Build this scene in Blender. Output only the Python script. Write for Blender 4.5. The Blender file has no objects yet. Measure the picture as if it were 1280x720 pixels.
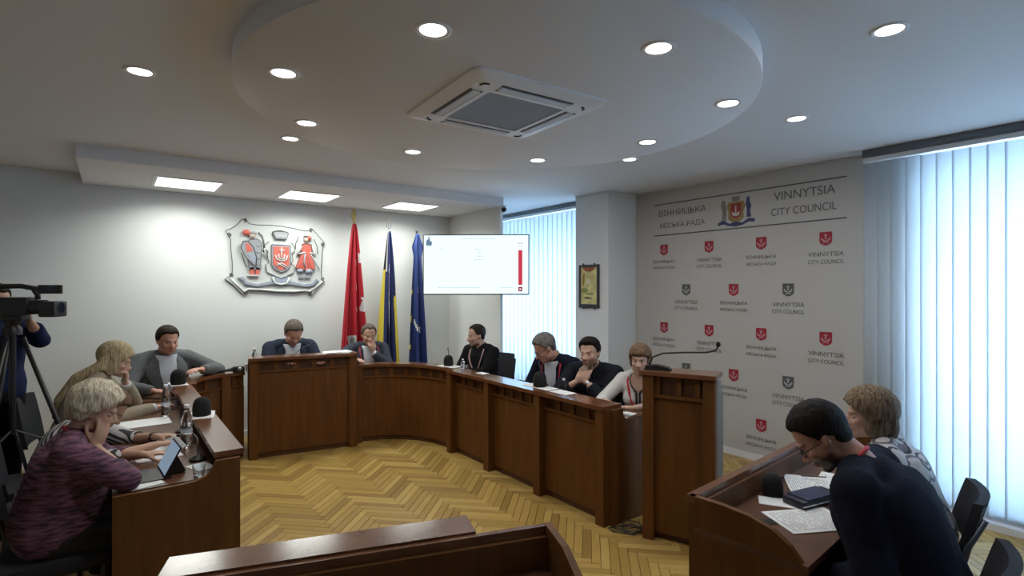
import bpy, bmesh, math, random
import numpy as np
from mathutils import Vector, Matrix, Euler, noise

random.seed(7)
C = bpy.context.scene.collection
PI = math.pi
# ------------------------------------------------------------------ camera, world, exposure
cam = bpy.data.objects.new('camera', bpy.data.cameras.new('camera')); C.objects.link(cam)
cam.location = (0, 0, 1.70)
cam.rotation_euler = (PI/2, 0, math.radians(-36.94))
cam.data.sensor_width = 36; cam.data.lens = 18.70; cam.data.shift_y = 1/1280
cam.data.clip_start = .05
bpy.context.scene.camera = cam
world = bpy.data.worlds.new('sky'); bpy.context.scene.world = world
world.use_nodes = True
WB = world.node_tree.nodes['Background']
WB.inputs[0].default_value = (.56, .75, 1.0, 1)
WB.inputs[1].default_value = 12.5
vs = bpy.context.scene.view_settings
vs.view_transform = 'Standard'; vs.look = 'None'; vs.exposure = -0.18; vs.gamma = 1; vs.use_curve_mapping = False
LAMP_W = 5.2          # each recessed downlight
PANEL_W = 18.0        # each square panel of the soffit
# ------------------------------------------------------------------ materials
MATS = {}
def mat(name, col, rough=.6, metal=0, bump=0, bscale=40, var=0, vscale=6, emit=0, spec=None, trans=0, alpha=1, stretch=None, coat=0):
    if name in MATS: return MATS[name]
    m = bpy.data.materials.new(name); m.use_nodes = True; nt = m.node_tree; b = nt.nodes['Principled BSDF']
    b.inputs['Base Color'].default_value = (*col, 1); b.inputs['Roughness'].default_value = rough
    b.inputs['Metallic'].default_value = metal
    if spec is not None: b.inputs['Specular IOR Level'].default_value = spec
    if trans: b.inputs['Transmission Weight'].default_value = trans
    if alpha < 1: b.inputs['Alpha'].default_value = alpha
    if coat: b.inputs['Coat Weight'].default_value = coat; b.inputs['Coat Roughness'].default_value = .15
    if emit:
        b.inputs['Emission Color'].default_value = (*col, 1); b.inputs['Emission Strength'].default_value = emit
    if var or bump:
        tc = nt.nodes.new('ShaderNodeTexCoord'); mp = nt.nodes.new('ShaderNodeMapping'); nt.links.new(tc.outputs['Object'], mp.inputs[0])
        if stretch: mp.inputs['Scale'].default_value = stretch
    if var:
        n = nt.nodes.new('ShaderNodeTexNoise'); n.inputs['Scale'].default_value = vscale; n.inputs['Detail'].default_value = 5
        nt.links.new(mp.outputs[0], n.inputs['Vector'])
        r = nt.nodes.new('ShaderNodeValToRGB'); r.color_ramp.elements[0].position = .3; r.color_ramp.elements[1].position = .7
        r.color_ramp.elements[0].color = (*[c*(1-var) for c in col], 1); r.color_ramp.elements[1].color = (*[min(1, c*(1+var)) for c in col], 1)
        nt.links.new(n.outputs[0], r.inputs[0]); nt.links.new(r.outputs[0], b.inputs['Base Color'])
    if bump:
        n2 = nt.nodes.new('ShaderNodeTexNoise'); n2.inputs['Scale'].default_value = bscale; n2.inputs['Detail'].default_value = 4
        nt.links.new(mp.outputs[0], n2.inputs['Vector'])
        bp = nt.nodes.new('ShaderNodeBump'); bp.inputs['Strength'].default_value = bump; bp.inputs['Distance'].default_value = .01
        nt.links.new(n2.outputs[0], bp.inputs['Height']); nt.links.new(bp.outputs[0], b.inputs['Normal'])
    MATS[name] = m; return m

wall_m = mat('wall_paint', (.68, .69, .68), .8, bump=.05, bscale=120)
ceil_m = mat('ceiling_paint', (.72, .71, .72), .85, bump=.04, bscale=90)
soff_m = mat('soffit_paint', (.72, .71, .72), .85)
white_m = mat('white_plastic', (.74, .75, .78), .45)
wood_m = mat('walnut_veneer', (.116, .043, .008), .55, spec=.3, var=.22, vscale=3.0, stretch=(9, 9, .8), bump=.03, bscale=30)
wood_h = mat('walnut_ledge', (.145, .058, .026), .20, var=.22, vscale=3.0, stretch=(3, 3, 3), coat=.4)
wood_t = mat('walnut_worktop', (.12, .055, .03), .30, var=.2, vscale=4, stretch=(3, 3, 3))
wood_d = mat('dark_frieze_wood', (.075, .027, .009), .45, var=.2, vscale=5)
black_m = mat('black_plastic', (.012, .012, .013), .4)
foam_m = mat('black_foam', (.006, .006, .007), .95, bump=.4, bscale=200)
paper_m = mat('white_paper', (.78, .80, .80), .7)
ink_m = mat('grey_ink', (.20, .20, .22), .8)
chrome_m = mat('chrome', (.6, .6, .62), .2, metal=1)
dgrey_m = mat('dark_grey', (.05, .05, .055), .6)
glass_m = mat('clear_plastic', (.9, .95, 1), .05, trans=1)
chairf_m = mat('black_chair_fabric', (.012, .013, .018), .9, bump=.2, bscale=300)
ban_m = mat('banner_vinyl', (.50, .49, .47), .6)
banink_m = mat('banner_lettering', (.10, .10, .105), .6)
red_m = mat('banner_red', (.34, .012, .03), .6)
bangrey_m = mat('banner_grey', (.09, .10, .105), .6)
def emis(name, col, s):
    m = bpy.data.materials.new(name); m.use_nodes = True; nt = m.node_tree; nt.nodes.clear()
    e = nt.nodes.new('ShaderNodeEmission'); e.inputs[0].default_value = (*col, 1); e.inputs[1].default_value = s
    o = nt.nodes.new('ShaderNodeOutputMaterial'); nt.links.new(e.outputs[0], o.inputs[0]); return m
lamp_e = emis('lamp_glow', (1, .98, .95), 6.0)
panel_e = emis('panel_glow', (1, 1, .98), 3.2)
def blind_mat():
    m = bpy.data.materials.new('blind_fabric'); m.use_nodes = True; nt = m.node_tree; nt.nodes.clear()
    d = nt.nodes.new('ShaderNodeBsdfDiffuse'); d.inputs[0].default_value = (.72, .74, .76, 1)
    t = nt.nodes.new('ShaderNodeBsdfTranslucent'); t.inputs[0].default_value = (.80, .85, .88, 1)
    x = nt.nodes.new('ShaderNodeMixShader'); x.inputs[0].default_value = .6
    o = nt.nodes.new('ShaderNodeOutputMaterial')
    nt.links.new(d.outputs[0], x.inputs[1]); nt.links.new(t.outputs[0], x.inputs[2]); nt.links.new(x.outputs[0], o.inputs[0]); return m
blind_m = blind_mat()
# ------------------------------------------------------------------ helpers
def link(o, parent=None):
    C.objects.link(o)
    if parent is not None: o.parent = parent
    return o
def tag(o, label=None, cat=None, group=None, kind=None):
    if label: o['label'] = label
    if cat: o['category'] = cat
    if group: o['group'] = group
    if kind: o['kind'] = kind
    return o
def empty(name, loc=(0, 0, 0), rz=0, label=None, cat=None, group=None):
    o = bpy.data.objects.new(name, None); C.objects.link(o); o.location = loc; o.rotation_euler = (0, 0, rz); o.empty_display_size = .1
    return tag(o, label, cat, group)
ICO = {}
def ico(n):
    if n not in ICO:
        b = bmesh.new(); bmesh.ops.create_icosphere(b, subdivisions=n, radius=1)
        b.verts.ensure_lookup_table(); ICO[n] = ([v.co.copy() for v in b.verts], [[v.index for v in f.verts] for f in b.faces]); b.free()
    return ICO[n]
class MB:
    def __init__(s): s.v = []; s.f = []; s.m = []; s.mats = []
    def mi(s, m):
        if m is None: return 0
        if m not in s.mats: s.mats.append(m)
        return s.mats.index(m)
    def add(s, vs, fs, m=None):
        b = len(s.v); s.v += [tuple(v) for v in vs]; s.f += [[i+b for i in f] for f in fs]; s.m += [s.mi(m)]*len(fs); return s
    def box(s, a, b, m=None, M=None, bev=0):
        x0, y0, z0 = a; x1, y1, z1 = b
        if bev > 0:
            bm = bmesh.new(); bmesh.ops.create_cube(bm, size=1)
            for v in bm.verts: v.co = Vector(((x0+x1)/2+v.co.x*(x1-x0), (y0+y1)/2+v.co.y*(y1-y0), (z0+z1)/2+v.co.z*(z1-z0)))
            bmesh.ops.bevel(bm, geom=bm.edges[:], offset=bev, segments=2, affect='EDGES', profile=.6)
            vs = [v.co.copy() for v in bm.verts]; fs = [[v.index for v in f.verts] for f in bm.faces]; bm.free()
        else:
            vs = [Vector(p) for p in ((x0,y0,z0),(x1,y0,z0),(x1,y1,z0),(x0,y1,z0),(x0,y0,z1),(x1,y0,z1),(x1,y1,z1),(x0,y1,z1))]
            fs = [[0,3,2,1],[4,5,6,7],[0,1,5,4],[1,2,6,5],[2,3,7,6],[3,0,4,7]]
        if M is not None: vs = [M @ v for v in vs]
        return s.add(vs, fs, m)
    def ell(s, c, r, R=None, n=2, m=None):
        V, F = ico(n); r = (r, r, r) if not hasattr(r, '__len__') else r; c = Vector(c)
        out = []
        for v in V:
            p = Vector((v.x*r[0], v.y*r[1], v.z*r[2]))
            if R is not None: p = R @ p
            out.append(p+c)
        return s.add(out, F, m)
    def tube(s, pts, rad, seg=10, m=None, caps=True, ball=False):
        pts = [Vector(p) for p in pts]; n = len(pts)
        if not hasattr(rad, '__len__'): rad = [rad]*n
        rings = []; up = None
        for i, p in enumerate(pts):
            t = (pts[min(i+1, n-1)]-pts[max(i-1, 0)]).normalized()
            if up is None: up = Vector((0, 0, 1)) if abs(t.z) < .9 else Vector((1, 0, 0))
            a = (up - t*up.dot(t)).normalized(); b = t.cross(a); up = a
            rings.append([p+(a*math.cos(k*2*PI/seg)+b*math.sin(k*2*PI/seg))*rad[i] for k in range(seg)])
        vs = [v for r in rings for v in r]; fs = []
        for i in range(n-1):
            for k in range(seg):
                fs.append([i*seg+k, i*seg+(k+1) % seg, (i+1)*seg+(k+1) % seg, (i+1)*seg+k])
        if caps: fs += [list(range(seg))[::-1], [(n-1)*seg+k for k in range(seg)]]
        s.add(vs, fs, m)
        if ball:
            for p, r in zip(pts, rad): s.ell(p, r, n=2, m=m)
        return s
    def lathe(s, prof, c=(0, 0, 0), seg=24, m=None, caps=True):
        cx, cy, cz = c; vs = []; fs = []
        for r, z in prof:
            for k in range(seg): vs.append((cx+r*math.cos(2*PI*k/seg), cy+r*math.sin(2*PI*k/seg), cz+z))
        for i in range(len(prof)-1):
            for k in range(seg): fs.append([i*seg+k, i*seg+(k+1) % seg, (i+1)*seg+(k+1) % seg, (i+1)*seg+k])
        if caps: fs += [list(range(seg))[::-1], [(len(prof)-1)*seg+k for k in range(seg)]]
        return s.add(vs, fs, m)
    def prism(s, poly, o, ax, ay, n, m=None):
        """polygon in plane (o, ax, ay), extruded by vector n"""
        o = Vector(o); ax = Vector(ax); ay = Vector(ay); n = Vector(n); k = len(poly)
        a = [o+ax*x+ay*y for x, y in poly]; b = [p+n for p in a]
        return s.add(a+b, [list(range(k)), list(range(k, 2*k))[::-1]]+[[i, k+i, k+(i+1) % k, (i+1) % k] for i in range(k)], m)
    def mesh(s, name, m=None):
        me = bpy.data.meshes.new(name); me.from_pydata(s.v, [], s.f)
        if s.mats:
            for q in s.mats: me.materials.append(q)
            me.polygons.foreach_set('material_index', s.m)
        elif m: me.materials.append(m)
        me.update(); return me
    def obj(s, name, m=None, parent=None, smooth=False, fix=True):
        me = s.mesh(name, m)
        if fix:
            b = bmesh.new(); b.from_mesh(me); bmesh.ops.recalc_face_normals(b, faces=b.faces[:]); b.to_mesh(me); b.free()
        if smooth: me.shade_smooth(); 
        if smooth == 'auto': me.set_sharp_from_angle(angle=math.radians(40))
        return link(bpy.data.objects.new(name, me), parent)
    def remesh(s, name, m, parent, voxel=.008, smooth=4, post=None):
        me = s.mesh(name, m); o = bpy.data.objects.new(name, me); C.objects.link(o)
        r = o.modifiers.new('r', 'REMESH'); r.mode = 'VOXEL'; r.voxel_size = voxel; r.use_smooth_shade = True
        if smooth:
            q = o.modifiers.new('s', 'SMOOTH'); q.factor = .5; q.iterations = smooth
        dg = bpy.context.evaluated_depsgraph_get(); dg.update()
        nm = bpy.data.meshes.new_from_object(o.evaluated_get(dg), preserve_all_data_layers=True, depsgraph=dg)
        nm.name = name
        bpy.data.objects.remove(o); bpy.data.meshes.remove(me)
        nm.materials.clear()
        for q in (m if isinstance(m, (list, tuple)) else [m]): nm.materials.append(q)
        n = len(nm.vertices); co = np.empty(n*3, dtype=np.float32); nm.vertices.foreach_get('co', co); co = co.reshape(-1, 3)
        if post is not None:
            co = post(nm, co)
            nm.vertices.foreach_set('co', co.astype(np.float32).ravel())
        nm.polygons.foreach_set('use_smooth', [True]*len(nm.polygons)); nm.update()
        return link(bpy.data.objects.new(name, nm), parent)
def struct(name, mb, m, parent=None, **k):
    o = mb.obj(name, m, parent, **k)
    if parent is None: o['kind'] = 'structure'
    return o
def textmesh(s, w, h, o, ax, ay, n, name, m, parent, ext=.0015):
    """lettering fitted in a w x h box centred at o"""
    cu = bpy.data.curves.new('t', 'FONT'); cu.body = s; cu.align_x = 'CENTER'; cu.extrude = 0; cu.resolution_u = 8
    ob = bpy.data.objects.new('t', cu); C.objects.link(ob)
    dg = bpy.context.evaluated_depsgraph_get(); me = bpy.data.meshes.new_from_object(ob.evaluated_get(dg))
    bpy.data.objects.remove(ob)
    co = [v.co.copy() for v in me.vertices]; xs = [c.x for c in co]; ys = [c.y for c in co]
    cx, cy = (min(xs)+max(xs))/2, (min(ys)+max(ys))/2; sx = w/(max(xs)-min(xs)); sy = h/(max(ys)-min(ys))
    o = Vector(o); ax = Vector(ax); ay = Vector(ay); n = Vector(n)
    for v, c in zip(me.vertices, co): v.co = o+ax*((c.x-cx)*sx)+ay*((c.y-cy)*sy)+n*ext
    me.materials.clear(); me.materials.append(m); me.name = name
    return link(bpy.data.objects.new(name, me), parent)
# ================================================================== THE ROOM
XR, YB, CZ = 5.10, 6.73, 2.84
XL, YF = -2.6, -2.2
struct('wall_back', MB().box((XL, YB, 0), (3.92, YB+.2, 3.0)), wall_m)
struct('wall_left', MB().box((XL-.2, YF-.2, 0), (XL, YB+.2, 3.0)), wall_m)
struct('wall_front', MB().box((XL, YF-.2, 0), (XR+.2, YF, 3.0)), wall_m)
# pier behind the screen, splayed towards the far window
struct('wall_pier', MB().prism([(3.92, 5.46), (3.96, 5.46), (4.75, 6.98), (4.75, 7.1), (3.92, 7.1)], (0, 0, 0), (1, 0, 0), (0, 1, 0), (0, 0, 3.0)), wall_m)
struct('wall_recess', MB().box((4.6, 7.0, 0), (5.3, 7.2, 3.0)), wall_m)
struct('wall_column', MB().box((4.60, 4.26, 0), (XR+.2, 4.80, CZ+.05)), wall_m)
# right wall: solid part behind the banner, then the big window
struct('wall_right', MB().box((XR, 1.42, 0), (XR+.2, 4.27, 3.0)), wall_m)
struct('wall_right_lintel', MB().box((XR, YF, 2.76), (XR+.2, 1.42, 3.0)).box((XR, 4.8, 2.76), (XR+.2, 7.2, 3.0)).box((XR, YF, 0), (XR+.2, 1.42, .10)).box((XR, 4.8, 0), (XR+.2, 7.2, .25)), wall_m)
cl = MB().box((XL-.2, YF-.2, CZ), (XR+.2, 7.2, 3.05))
struct('ceiling', cl, ceil_m)
# dropped round ceiling disc
dd = MB().lathe([(1.435, 0), (1.44, .004), (1.44, .11)], (1.88, 2.62, 2.74), seg=96)
struct('ceiling_disc', dd, ceil_m, smooth='auto')
struct('ceiling_soffit', MB().box((-.23, 5.39, 2.735), (3.92, YB+.01, CZ+.02)), soff_m)
struct('baseboard_right', MB().box((XR-.02, 1.78, 0), (XR+.001, 4.26, .07)), white_m)
struct('baseboard_back', MB().box((XL, YB-.02, 0), (3.92, YB+.001, .07)), white_m)
struct('trim_1', MB().box((XR-.16, YF, 0), (XR+.01, 1.42, .05)).box((XR-.10, YF, .05), (XR+.01, 1.42, .10)), white_m)
# windows (frames and panes)
def window(name, y0, y1, n):
    f = MB(); z0, z1 = .10, 2.76
    x0, x1 = XR+.06, XR+.12
    if y0 > 4: z0 = .25
    f.box((x0, y0, z0), (x1, y1, z0+.06)).box((x0, y0, z1-.06), (x1, y1, z1))
    for i in range(n+1):
        y = y0+(y1-y0)*i/n; f.box((x0, max(y0, y-.03), z0), (x1, min(y1, y+.03), z1))
    w = struct(name, f, white_m)
    for i in range(n):
        ya = y0+(y1-y0)*i/n+.03; yb = y0+(y1-y0)*(i+1)/n-.03
        MB().box((x0+.025, ya, z0+.06), (x0+.031, yb, z1-.06)).obj('pane', pane_m, w)
pm = bpy.data.materials.new('window_glass'); pm.use_nodes = True; _n = pm.node_tree; _n.nodes.clear()
_t = _n.nodes.new('ShaderNodeBsdfTransparent'); _t.inputs[0].default_value = (.93, .97, .98, 1); _g = _n.nodes.new('ShaderNodeBsdfGlossy'); _g.inputs['Roughness'].default_value = .02
_x = _n.nodes.new('ShaderNodeMixShader'); _x.inputs[0].default_value = .06; _o = _n.nodes.new('ShaderNodeOutputMaterial')
_n.links.new(_t.outputs[0], _x.inputs[1]); _n.links.new(_g.outputs[0], _x.inputs[2]); _n.links.new(_x.outputs[0], _o.inputs[0]); pane_m = pm
window('window_1', YF, 1.42, 3)
window('window_2', 4.8, 7.0, 2)
# ------------------------------------------------------------------ herringbone parquet
struct('floor', MB().box((XL-.2, YF-.2, -.12), (XR+.3, 7.2, -.012)), mat('floor_screed', (.10, .06, .03), .9))
floor = bpy.data.objects['floor']
tones = [(.40, .255, .068), (.33, .205, .052), (.44, .29, .085), (.275, .168, .045), (.36, .23, .062), (.275, .162, .043)]
pl_m = [mat('parquet_%s' % 'abcdef'[i], t, .34, var=.13, vscale=9, stretch=(2, 25, 2)) for i, t in enumerate(tones)]
PW, PN = .058, 7
def plank_shape(h=0):
    L = PW*PN; a = .0014; mb = MB()
    x0, x1, y0, y1 = -L/2+a, L/2-a, -PW/2+a, PW/2-a; b = .0016
    vs = [(x0,y0,-.012),(x1,y0,-.012),(x1,y1,-.012),(x0,y1,-.012),(x0,y0,-b),(x1,y0,-b),(x1,y1,-b),(x0,y1,-b),(x0+b,y0+b,0),(x1-b,y0+b,0),(x1-b,y1-b,0),(x0+b,y1-b,0)]
    fs = [[0,1,5,4],[1,2,6,5],[2,3,7,6],[3,0,4,7],[4,5,9,8],[5,6,10,9],[6,7,11,10],[7,4,8,11],[8,9,10,11]]
    return vs, fs
PV, PF = plank_shape()
pmesh = []
for m in pl_m:
    me = bpy.data.meshes.new('plank'); me.from_pydata(PV, [], PF); me.materials.append(m); me.update(); pmesh.append(me)
planks = []
ca = math.cos(PI/4)
for k in range(-140, 220):
    for mm in range(-14, 15):
        for kind in (0, 1):
            if kind == 0: cx, cy, a = (k+2*PN*mm+PN/2)*PW, (k+.5)*PW, 0
            else: cx, cy, a = (k+.5)*PW, (k+1+2*PN*mm+PN/2)*PW, PI/2
            x, y = ca*cx-ca*cy+.12, ca*cx+ca*cy
            if XL-.1 < x < XR+.05 and YF-.1 < y < 7.1:
                planks.append((x, y, a+PI/4, random.choice([0,0,1,1,2,2,3,4,4,5]), random.uniform(-.0006, .0006)))
def front_rank(p):
    x, y = p[0], p[1]
    ok = (.5 < x < 2.84 and 1.95 < y < 5.7) or (2.3 < x < 3.0 and 1.5 < y < 2.7) or (3.6 < x < 5.0 and .3 < y < 1.3)
    d = .601*x+.799*y
    return (0 if ok else 1, d)
planks.sort(key=front_rank)
for x, y, a, t, dz in planks[:300]:
    o = bpy.data.objects.new('plank', pmesh[t]); link(o, floor); o.location = (x, y, dz); o.rotation_euler = (0, 0, a)
sv = MB()
for m in pl_m: sv.mi(m)
for x, y, a, t, dz in planks[300:]:
    c_, s_ = math.cos(a), math.sin(a)
    sv.add([(x+c_*v[0]-s_*v[1], y+s_*v[0]+c_*v[1], v[2]+dz) for v in PV], PF, pl_m[t])
so = sv.obj('planks', None, floor, fix=False); so['kind'] = 'stuff'
# ------------------------------------------------------------------ vertical blinds
def slat_mesh(h, wd=.108):
    mb = MB(); n = 5; vs = []; fs = []
    for j, z in enumerate((0, h)):
        for i in range(n+1):
            t = i/n-.5; vs.append((.010*(1-4*t*t), t*wd, z))
        for i in range(n+1):
            t = i/n-.5; vs.append((.010*(1-4*t*t)-.0008, t*wd, z))
    k = 2*(n+1)
    for i in range(n):
        fs += [[i, i+1, k+i+1, k+i], [n+1+i, k+n+1+i, k+n+2+i, n+2+i], [i, n+1+i, n+2+i, i+1], [k+i, k+i+1, k+n+2+i, k+n+1+i]]
    fs += [[0, k, k+n+1, n+1], [n, 2*n+1, k+2*n+1, k+n]]
    mb.add(vs, fs); me = mb.mesh('slat', blind_m); me.shade_smooth(); return me
def blinds(x, ys, z0, z1, label, turn):
    r = empty('vertical_blinds', (x, ys[0], z0), 0, label, 'blinds')
    h = z1-z0-.03
    me = slat_mesh(h)
    y1, y0 = max(ys)+.05, min(ys)-.05
    MB().box((-.025, y0-ys[0], z1-z0-.02), (.025, y1-ys[0], z1-z0+.015)).obj('carrier_strip', white_m, r)
    mb = MB().box((-.035, y0-ys[0], z1-z0+.015), (.03, y1-ys[0], CZ-z0+.002)).box((-.045, y0-ys[0], z1-z0+.030), (-.035, y1-ys[0], z1-z0+.042))
    mb.obj('head_rail', mat('blind_rail', (.16, .17, .19), .4, metal=.3), r)
    for i, y in enumerate(ys):
        s = bpy.data.objects.new('slat', me); link(s, r); s.location = (0, y-ys[0], 0); s.rotation_euler = (0, 0, turn(i))
    MB().tube([(.0, y0-ys[0]+.05, .012), (.0, y1-ys[0]-.05, .012)], .0012, 5).obj('bottom_chain', white_m, r)
    return r
blinds(4.98, [1.72, 1.62, 1.53]+[1.43-.0975*i for i in range(36)], .07, 2.76, 'white vertical blinds over the big bright window right of the emblem banner', lambda i: .08 if i > 2 else .3)
blinds(4.86, [4.90+.0975*i for i in range(21)], .12, 2.77, 'white vertical blinds in the far window recess behind the wall screen', lambda i: .06 if i > 1 else .7)
# ================================================================== CEILING FITTINGS
def downlight(x, y, z, label, group):
    r = empty('downlight', (x, y, z), 0, label, 'ceiling light', group)
    MB().lathe([(.050, -.001), (.064, -.007), (.072, -.006), (.075, .0), (.05, .004)], seg=28, caps=False).obj('trim_ring', white_m, r, smooth=True)
    MB().lathe([(.054, -.0035), (.054, -.001)], seg=24).obj('diffuser', lamp_e, r)
    l = bpy.data.lights.new('lamp', 'AREA'); l.shape = 'DISK'; l.size = .10; l.energy = LAMP_W; l.color = (1, .97, .93)
    lo = bpy.data.objects.new('lamp', l); link(lo, r); lo.location = (0, 0, -.012)
disc = [(.66, 2.71, 'left edge of the ceiling disc'), (.976, 3.44, 'far left part of the ceiling disc, nearest its rim'), (1.823, 3.675, 'on the disc behind the air conditioner, left one'), (2.747, 3.31, 'on the disc behind the air conditioner, right one'),
        (3.03, 2.433, 'on the disc right of the air conditioner, farther one'), (2.76, 1.655, 'on the disc close to its right rim'), (1.886, 1.456, 'on the near part of the disc, right one'), (1.03, 1.897, 'on the near part of the disc, left one, above the air conditioner')]
for x, y, t in disc: downlight(x, y, 2.74, 'round downlight, '+t, 'downlights in the dropped ceiling disc')
outer = [(.117, 3.40, 'outside the disc, leftmost of all'), (1.081, 4.232, 'just outside the disc, in front of the soffit left half'), (2.598, 4.166, 'outside the disc, nearest the wall screen'), (3.639, 3.119, 'outside the disc, nearest the column'),
         (3.662, 1.70, 'outside the disc, nearest the emblem banner'), (2.734, .872, 'outside the disc, top right, nearest the big window')]
for x, y, t in outer: downlight(x, y, CZ, 'round downlight '+t, 'downlights around the disc')
for x, t in ((.60, 'left'), (1.76, 'middle'), (3.0, 'right')):
    r = empty('ceiling_panel_light', (x, 6.12, 2.735), 0, '%s of the three square glowing LED panels under the soffit' % {'left': 'leftmost', 'middle': 'middle one', 'right': 'rightmost'}[t], 'ceiling light', 'square panels under the soffit')
    MB().box((-.29, -.29, -.008), (.29, -.262, .0)).box((-.29, .262, -.008), (.29, .29, .0)).box((-.29, -.262, -.008), (-.262, .262, .0)).box((.262, -.262, -.008), (.29, .262, .0)).obj('panel_frame', white_m, r)
    MB().box((-.262, -.262, -.005), (.262, .262, -.001)).obj('diffuser', panel_e, r)
    l = bpy.data.lights.new('lamp', 'AREA'); l.shape = 'SQUARE'; l.size = .5; l.energy = PANEL_W; l.color = (.95, 1, .93); l.spread = math.radians(155)
    lo = bpy.data.objects.new('lamp', l); link(lo, r); lo.location = (0, 0, -.02)
# cassette air conditioner
def rrect(w, r, n=6):
    out = []
    for cx, cy, a0 in ((w-r, w-r, 0), (-w+r, w-r, PI/2), (-w+r, -w+r, PI), (w-r, -w+r, 1.5*PI)):
        for i in range(n+1): a = a0+PI/2*i/n; out.append((cx+r*math.cos(a), cy+r*math.sin(a)))
    return out
ac = empty('air_conditioner', (1.80, 2.475, 2.74), math.radians(-3), 'white square cassette air conditioner set in the round ceiling disc', 'air conditioner')
def ringslab(wo, ro, wi, ri, z0, z1, z0i=None):
    a = rrect(wo, ro); b = rrect(wi, ri); n = len(a); z0i = z0 if z0i is None else z0i
    vs = [(x, y, z1) for x, y in a]+[(x, y, z0) for x, y in a]+[(x, y, z0i) for x, y in b]+[(x, y, z1) for x, y in b]
    fs = []
    for k in range(4):
        for i in range(n): fs.append([k*n+i, k*n+(i+1) % n, ((k+1) % 4)*n+(i+1) % n, ((k+1) % 4)*n+i])
    return MB().add(vs, fs)
ringslab(.43, .06, .36, .05, -.012, 0, -.03).obj('outer_frame', white_m, ac)
ringslab(.36, .05, .245, .01, -.030, -.005, -.034).obj('inner_frame', white_m, ac)
MB().box((-.245, -.245, -.030), (.245, .245, -.012)).obj('filter_grille', mat('filter_grey', (.28, .32, .40), .7, bump=.3, bscale=400), ac)
for k in range(4):
    M = Matrix.Rotation(k*PI/2, 4, 'Z')
    MB().box((-.23, .335, -.033), (.23, .350, -.029), M=M).box((-.23, .275, -.0355), (.23, .283, -.031), M=M).obj('air_slot', black_m, ac)
    MB().box((-.225, .285, -.040), (.225, .333, -.034), M=M, bev=.002).obj('louver', mat('louver_grey', (.5, .5, .52), .5), ac)
    p = [(.325+.028*math.cos(a)-.02, .325+.028*math.sin(a)-.02, -.034) for a in np.linspace(-.2, PI/2+.2, 7)]
    MB().tube([M @ Vector(q) for q in p], .005, 6).obj('corner_slot', black_m, ac)
# security camera under the soffit end
sc = empty('security_camera', (3.90, 5.36, 2.735), 0, 'small white ball security camera at the right end of the soffit', 'camera')
MB().lathe([(.03, -.02), (.045, -.015), (.05, 0)], seg=20).obj('mount', white_m, sc, smooth=True)
MB().ell((0, -.005, -.05), .042, n=3).obj('housing', white_m, sc, smooth=True)
MB().ell((-.018, -.028, -.055), .031, n=3).obj('lens', black_m, sc, smooth=True)
# ================================================================== DESKS
def offs(path, d):
    P = [Vector((x, y)) for x, y in path]; out = []
    for i, p in enumerate(P):
        t1 = (P[i]-P[i-1]).normalized() if i else None; t2 = (P[i+1]-P[i]).normalized() if i < len(P)-1 else None
        n1 = Vector((-t1.y, t1.x)) if t1 else None; n2 = Vector((-t2.y, t2.x)) if t2 else None
        if n1 is None: out.append(p+n2*d)
        elif n2 is None: out.append(p+n1*d)
        else:
            n = (n1+n2).normalized(); out.append(p+n*(d/max(.3, n.dot(n1))))
    return out
def strip(mb, path, d0, d1, z0, z1, m=None):
    a = offs(path, d0); b = offs(path, d1); n = len(a)
    vs = [(p.x, p.y, z0) for p in a]+[(p.x, p.y, z0) for p in b]+[(p.x, p.y, z1) for p in b]+[(p.x, p.y, z1) for p in a]
    fs = []
    for k in range(4):
        for i in range(n-1): fs.append([k*n+i, k*n+i+1, ((k+1) % 4)*n+i+1, ((k+1) % 4)*n+i])
    fs += [[0, n, 2*n, 3*n], [n-1, 2*n-1, 3*n-1, 4*n-1]]
    return mb.add(vs, fs, m)
def resample(path, s0, s1, n=None, step=.05):
    P = [Vector((x, y)) for x, y in path]; L = [0]
    for i in range(1, len(P)): L.append(L[-1]+(P[i]-P[i-1]).length)
    def at(s):
        for i in range(1, len(P)):
            if s <= L[i] or i == len(P)-1:
                t = (s-L[i-1])/(L[i]-L[i-1]); return P[i-1].lerp(P[i], t)
    n = n or max(2, int((s1-s0)/step)+1)
    return [tuple(at(s0+(s1-s0)*i/(n-1))) for i in range(n)], L[-1]
def smooth_path(ctrl, n=24):
    P = [Vector(c) for c in ctrl]; out = []
    P = [2*P[0]-P[1]]+P+[2*P[-1]-P[-2]]
    for i in range(1, len(P)-2):
        for k in range(n//(len(P)-3)+1):
            t = k/(n//(len(P)-3)+1); a, b, c, d = P[i-1], P[i], P[i+1], P[i+2]
            out.append(tuple(.5*((2*b)+(c-a)*t+(2*a-5*b+4*c-d)*t*t+(3*b-3*c+d-a)*t**3)))
    out.append(tuple(P[-2])); return out
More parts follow.
